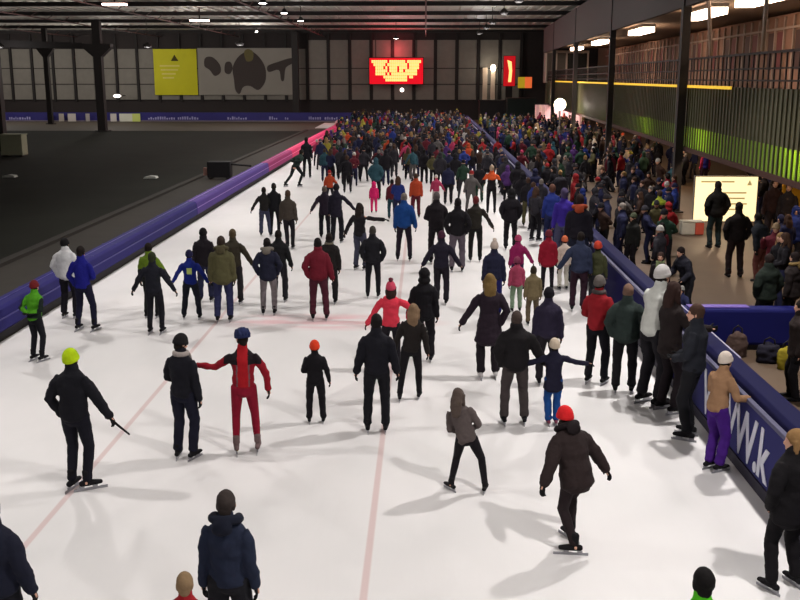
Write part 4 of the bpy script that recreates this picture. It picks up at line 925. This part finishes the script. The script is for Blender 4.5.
# small red sign and orange sign, pale curtain strips
t = thing('red_sign', (0, YS, 0), 'small upright red lit sign right of the scoreboard', 'sign')
(xa, zb), (xb, za) = PS(503.5, 56), PS(515, 86)
MB().box(xa - .05, xb + .05, .01, .3, za - .05, zb + .05).build('case', POST, t); MB().box(xa, xb, 0, .01, za, zb).build('red_face', glow((170, 16, 24), 1.1, 'sign_red'), t)
mb = MB(); (a, b_), (c_, d_) = PS(507, 60), PS(512, 82); mb.prism([(a, b_), (c_ - .1, b_ - .2), (c_, (b_ + d_) / 2), (c_ - .1, d_), (a + .15, d_), (a + .25, (b_ + d_) / 2)], -.02, 0); mb.build('lit_stroke', glow((255, 170, 100), 2.2), t)
MB().box(xa + .3, xb - .3, .05, .25, 0, za).build('post', POST, t)
t = thing('orange_sign', (0, YS, 0), 'small orange and yellow lit sign beside the red sign', 'sign')
(xa, zb), (xb, za) = PS(518, 77), PS(532, 88); MB().box(xa, xb, .0, .15, za, zb).build('case', POST, t); MB().box(xa, (xa + xb) / 2, -.02, 0, za, zb).build('yellow_half', glow((170, 140, 30), .8), t); MB().box((xa + xb) / 2, xb, -.02, 0, za, zb).build('orange_half', glow((220, 100, 50), .9), t); MB().box((xa + xb) / 2 - .1, (xa + xb) / 2 + .1, .03, .13, 0, za).build('post', POST, t)
t = thing('pale_curtain', (0, FW - .6, 0), 'pale vertical curtain strips on the far wall below a lamp', 'curtain')
for q in (485, 493):
    x0 = wx(q - 2.2, FW - .6); x1 = wx(q + 2.2, FW - .6); mb = MB()
    for k in range(5): mb.tube([(x0 + (x1 - x0) * (k + .5) / 5, 0, zat(FW, 490, 100)), (x0 + (x1 - x0) * (k + .5) / 5, 0, zat(FW, 490, 68))], [.08, .08], seg=6)
    mb.build('strip', mat('curtain_cream', (206, 186, 166)), t)
point_light(wx(491), FW - 2, zat(FW, 490, 70), 60, (1, .9, .75))
t = thing('wall_lamp', (wx(493, FW - 1), FW - 1, zat(FW - 1, 493, 68)), 'bright wall lamp above the pale curtain strips', 'light'); MB().ell((0, 0, 0), (.34, .3, .45)).build('bulb', glow((255, 240, 210), 7), t, smooth=True); MB().box(-.05, .05, 0, .9, -.05, .05).build('bracket', POST, t)
t = thing('wall_lamp', (wx(402, YS + 1), YS + 1, zat(YS, 402, 90)), 'small white wall lamp just below the scoreboard', 'light'); MB().ell((0, 0, 0), (.26, .26, .26)).build('bulb', glow((255, 230, 220), 4), t, smooth=True); MB().box(-.05, .05, 0, .9, -.05, .05).build('bracket', POST, t)
t = thing('wall_lamp', (wx(116, 128), 128, zat(128, 116, 96)), 'small flat white lamp on the far wall left of the yellow banner', 'light'); MB().ell((0, 0, 0), (.5, .3, .2)).build('bulb', glow((255, 240, 230), 4), t, smooth=True); MB().box(-.05, .05, 0, 3.6, -.05, .05).build('bracket', POST, t)
# dark stage boxes behind the crowd
for a, b_, yy, zz, lb in ((480, 505, 124, 100, 'left black curtained stage block behind the crowd'), (508, 537, 122, 98, 'right dark green-black stage block beside the pink tarpaulin')):
    t = thing('stage_block', (0, yy, 0), lb, 'stage'); x0, x1 = wx(a, yy), wx(b_, yy); zz = zat(yy, 500, zz)
    MB().box(x0, x1, 0, 2, 0, zz - .1).build('curtain', mat('stage_dark', (36, 34, 36) if a == 480 else (34, 44, 42), scale=1), t); MB().box(x0 - .05, x1 + .05, -.05, 2.05, zz - .1, zz).build('top_board', POST, t)
# outer boards of the far bend
YO = 126.0
t = thing('far_rink_board', (0, YO, 0), 'long blue advertising board around the far bend', 'barrier')
MB().box(-60, wx(352, YO), 0, .12, .1, zat(YO, 200, 112.5)).build('panel', mat('far_blue', (44, 40, 104), rough=.6, scale=.4, var=.3), t)
MB().box(-60, wx(352, YO), -.05, .15, 0, .12).build('kick_strip', mat('kick_pale', (120, 110, 120)), t)
mb = MB(); rr = random.Random(3)
for a, b_ in ((6, 26), (146, 172), (176, 196), (226, 246), (268, 276), (284, 287), (308, 320), (324, 336)):
    q = a
    while q < b_:
        w_ = rr.uniform(.8, 1.8); hh = rr.uniform(1.5, 3.0)
        mb.box(wx(q, YO), wx(q + w_, YO), -.03, -.005, zat(YO, q, 119.5), zat(YO, q, 119.5 - hh)); q += w_ + .9
    mb.build('printed_mark', mat('print_pale', (150, 146, 190)), t); mb = MB()
for k, (a, b_, c) in enumerate(((46, 50, (196, 186, 180)), (56, 61, (170, 160, 150)), (65, 73, (190, 182, 176)), (83, 87, (160, 152, 150)), (108, 114, (190, 184, 180)), (117, 130, (200, 200, 186)), (130, 138, (190, 200, 110)))):
    q = MB().box(wx(a, YO - .3), wx(b_, YO - .3), 0, .05, 0, zat(YO, 60, 113.5)); o = q.build('advertising_panel', mat('panel_pale', c)); o.location.y = YO - .3
    tag(o, ['narrow white', 'thin tan', 'wide pale grey', 'narrow grey', 'small white', 'wide cream', 'lime edged'][k] + ' advertising panel on the far blue board, ' + ['leftmost', 'second from left', 'third from left', 'left of the thick column', 'right of the thick column', 'longest', 'at the right end of the row'][k], 'panel')
    MB()  
# inner field bits
p = G(15, 156); t = thing('storage_crate', (p.x, p.y, 0), 'pale storage crate on the dark inner field at the left', 'crate'); MB().box(-.75, .75, -.5, .5, .08, 1.45).build('body', mat('crate_grey', (150, 150, 128)), t, bevel=.04); MB().box(-.78, .78, -.53, .53, 1.45, 1.52).build('lid', mat('crate_grey', (150, 150, 128)), t); 
for xx in (-.6, .6): MB().box(xx - .1, xx + .1, -.45, .45, 0, .08).build('foot', POST, t)
for q, lb in (((10, 177), 'pale folded sheet lying on the inner field below the crate'), ((151, 178), 'small white marker lying on the inner field')):
    p = G(*q); o = MB().prism([(-.35, 0), (.35, 0), (.3, .1), (0, .14), (-.3, .08)], -.25, .25).build('marker', mat('marker_white', (170, 170, 164))); o.location = (p.x, p.y, -.004); tag(o, lb, 'marker')

# ------------------------------------------------------------------ roof floodlights
def flood(x, y, z, label, group, on=True, power=1, size=.34, tilt=0, vis=26):
    t = thing('floodlight', (x, y, z), label, 'light', group)
    MB().tube([(0, 0, max(.5, 11.2 - z)), (0, 0, .18)], [.03, .03], seg=6).build('hanger', POST, t)
    if y > 45: point_light(x, y, z - .75, 120, (1, .97, .94), .3)  # added light for spill onto the roof, no fitting of its own
    MB().tube([(0, 0, .22), (0, 0, .05), (0, 0, -.02)], [.12, size * .95, size], seg=16).build('housing', POST, t, smooth=True)
    MB().ell((0, 0, -.03), (size * .93, size * .93, .12), 16, 8).build('lens', glow((255, 250, 240), vis), t, smooth=True)
    if power:
        l = bpy.data.lights.new('flood', 'SPOT'); l.energy = 6300 * power; l.spot_size = R(140); l.spot_blend = .6; l.shadow_soft_size = .22; l.color = (1, .955, .92)
        lo = newobj('flood', l); lo.location = (x, y, z - .2); lo.rotation_euler = (0, tilt, 0)
ZL = 10.0
RY = [-5, 6, 17.2, 28.5, 40, 52, 64, 76, 89, 98, 110]
for y in RY: flood(5.7, y, ZL, 'round white roof floodlight in the right hand row', 'right row of roof floodlights', tilt=R(22))
for y in (1, 13, 25, 38, 52, 66, 76, 86): flood(-10.4, y, ZL, 'round white roof floodlight in the row above the left pads', 'left row of roof floodlights', power=.42 if y < 60 else .4, tilt=-R(24), size=.26)
def lampat(px, py, y, label, size, power=0, vis=26):
    x = wx(px, y); return flood(x, y, zat(y, px, py), label, None, power=power, size=size, vis=vis)
lampat(241, 43, 104, 'large glaring floodlight in front of the skater mural', .5, .25)
lampat(149, 45, 104, 'large glaring floodlight at the corner of the yellow banner', .5, .25)
lampat(396, 38, 112, 'small floodlight above the scoreboard', .3)
lampat(3, 46, 100, 'floodlight at the left edge by the girder', .35)
lampat(258, 31, 118, 'tiny dim floodlight between the roof beams', .15)
for px, py, y, lb in ((119, 5, 72, 'wide fluorescent fitting at the top by the flared column'), (202, 21, 90, 'smaller fluorescent fitting above the yellow banner')):
    t = thing('strip_light', (wx(px, y), y, zat(y, px, py)), lb, 'light'); MB().box(-.8, .8, -.3, .3, -.02, .1).build('tube', glow((255, 214, 200), 10), t); MB().box(-.85, .85, -.34, .34, .1, .2).build('housing', POST, t); MB().box(-.04, .04, -.04, .04, .2, 11.2 - t.location.z).build('hanger', POST, t)
    point_light(wx(px, y), y, zat(y, px, py) - .5, 120, (1, .85, .75))
finalize()
# added fill lights without fittings, brightening walls, roof and field
for x, y, e in ((-52, 120, 900), (-37, 120, 700), (-30, 84, 320), (-20, 116, 550), (-22, 96, 300), (0, 122, 160), (-30, 30, 80), (-45, 70, 200)):
    point_light(x, y, 8.0, e, (1, .95, .88), .5)
w = bpy.data.worlds.new('world'); scene.world = w; w.use_nodes = True
w.node_tree.nodes['Background'].inputs[0].default_value = (.02, .02, .022, 1); w.node_tree.nodes['Background'].inputs[1].default_value = 1
vs_ = scene.view_settings; vs_.view_transform = 'Standard'; vs_.look = 'None'; vs_.gamma = 1; vs_.use_curve_mapping = False; vs_.exposure = -0.04
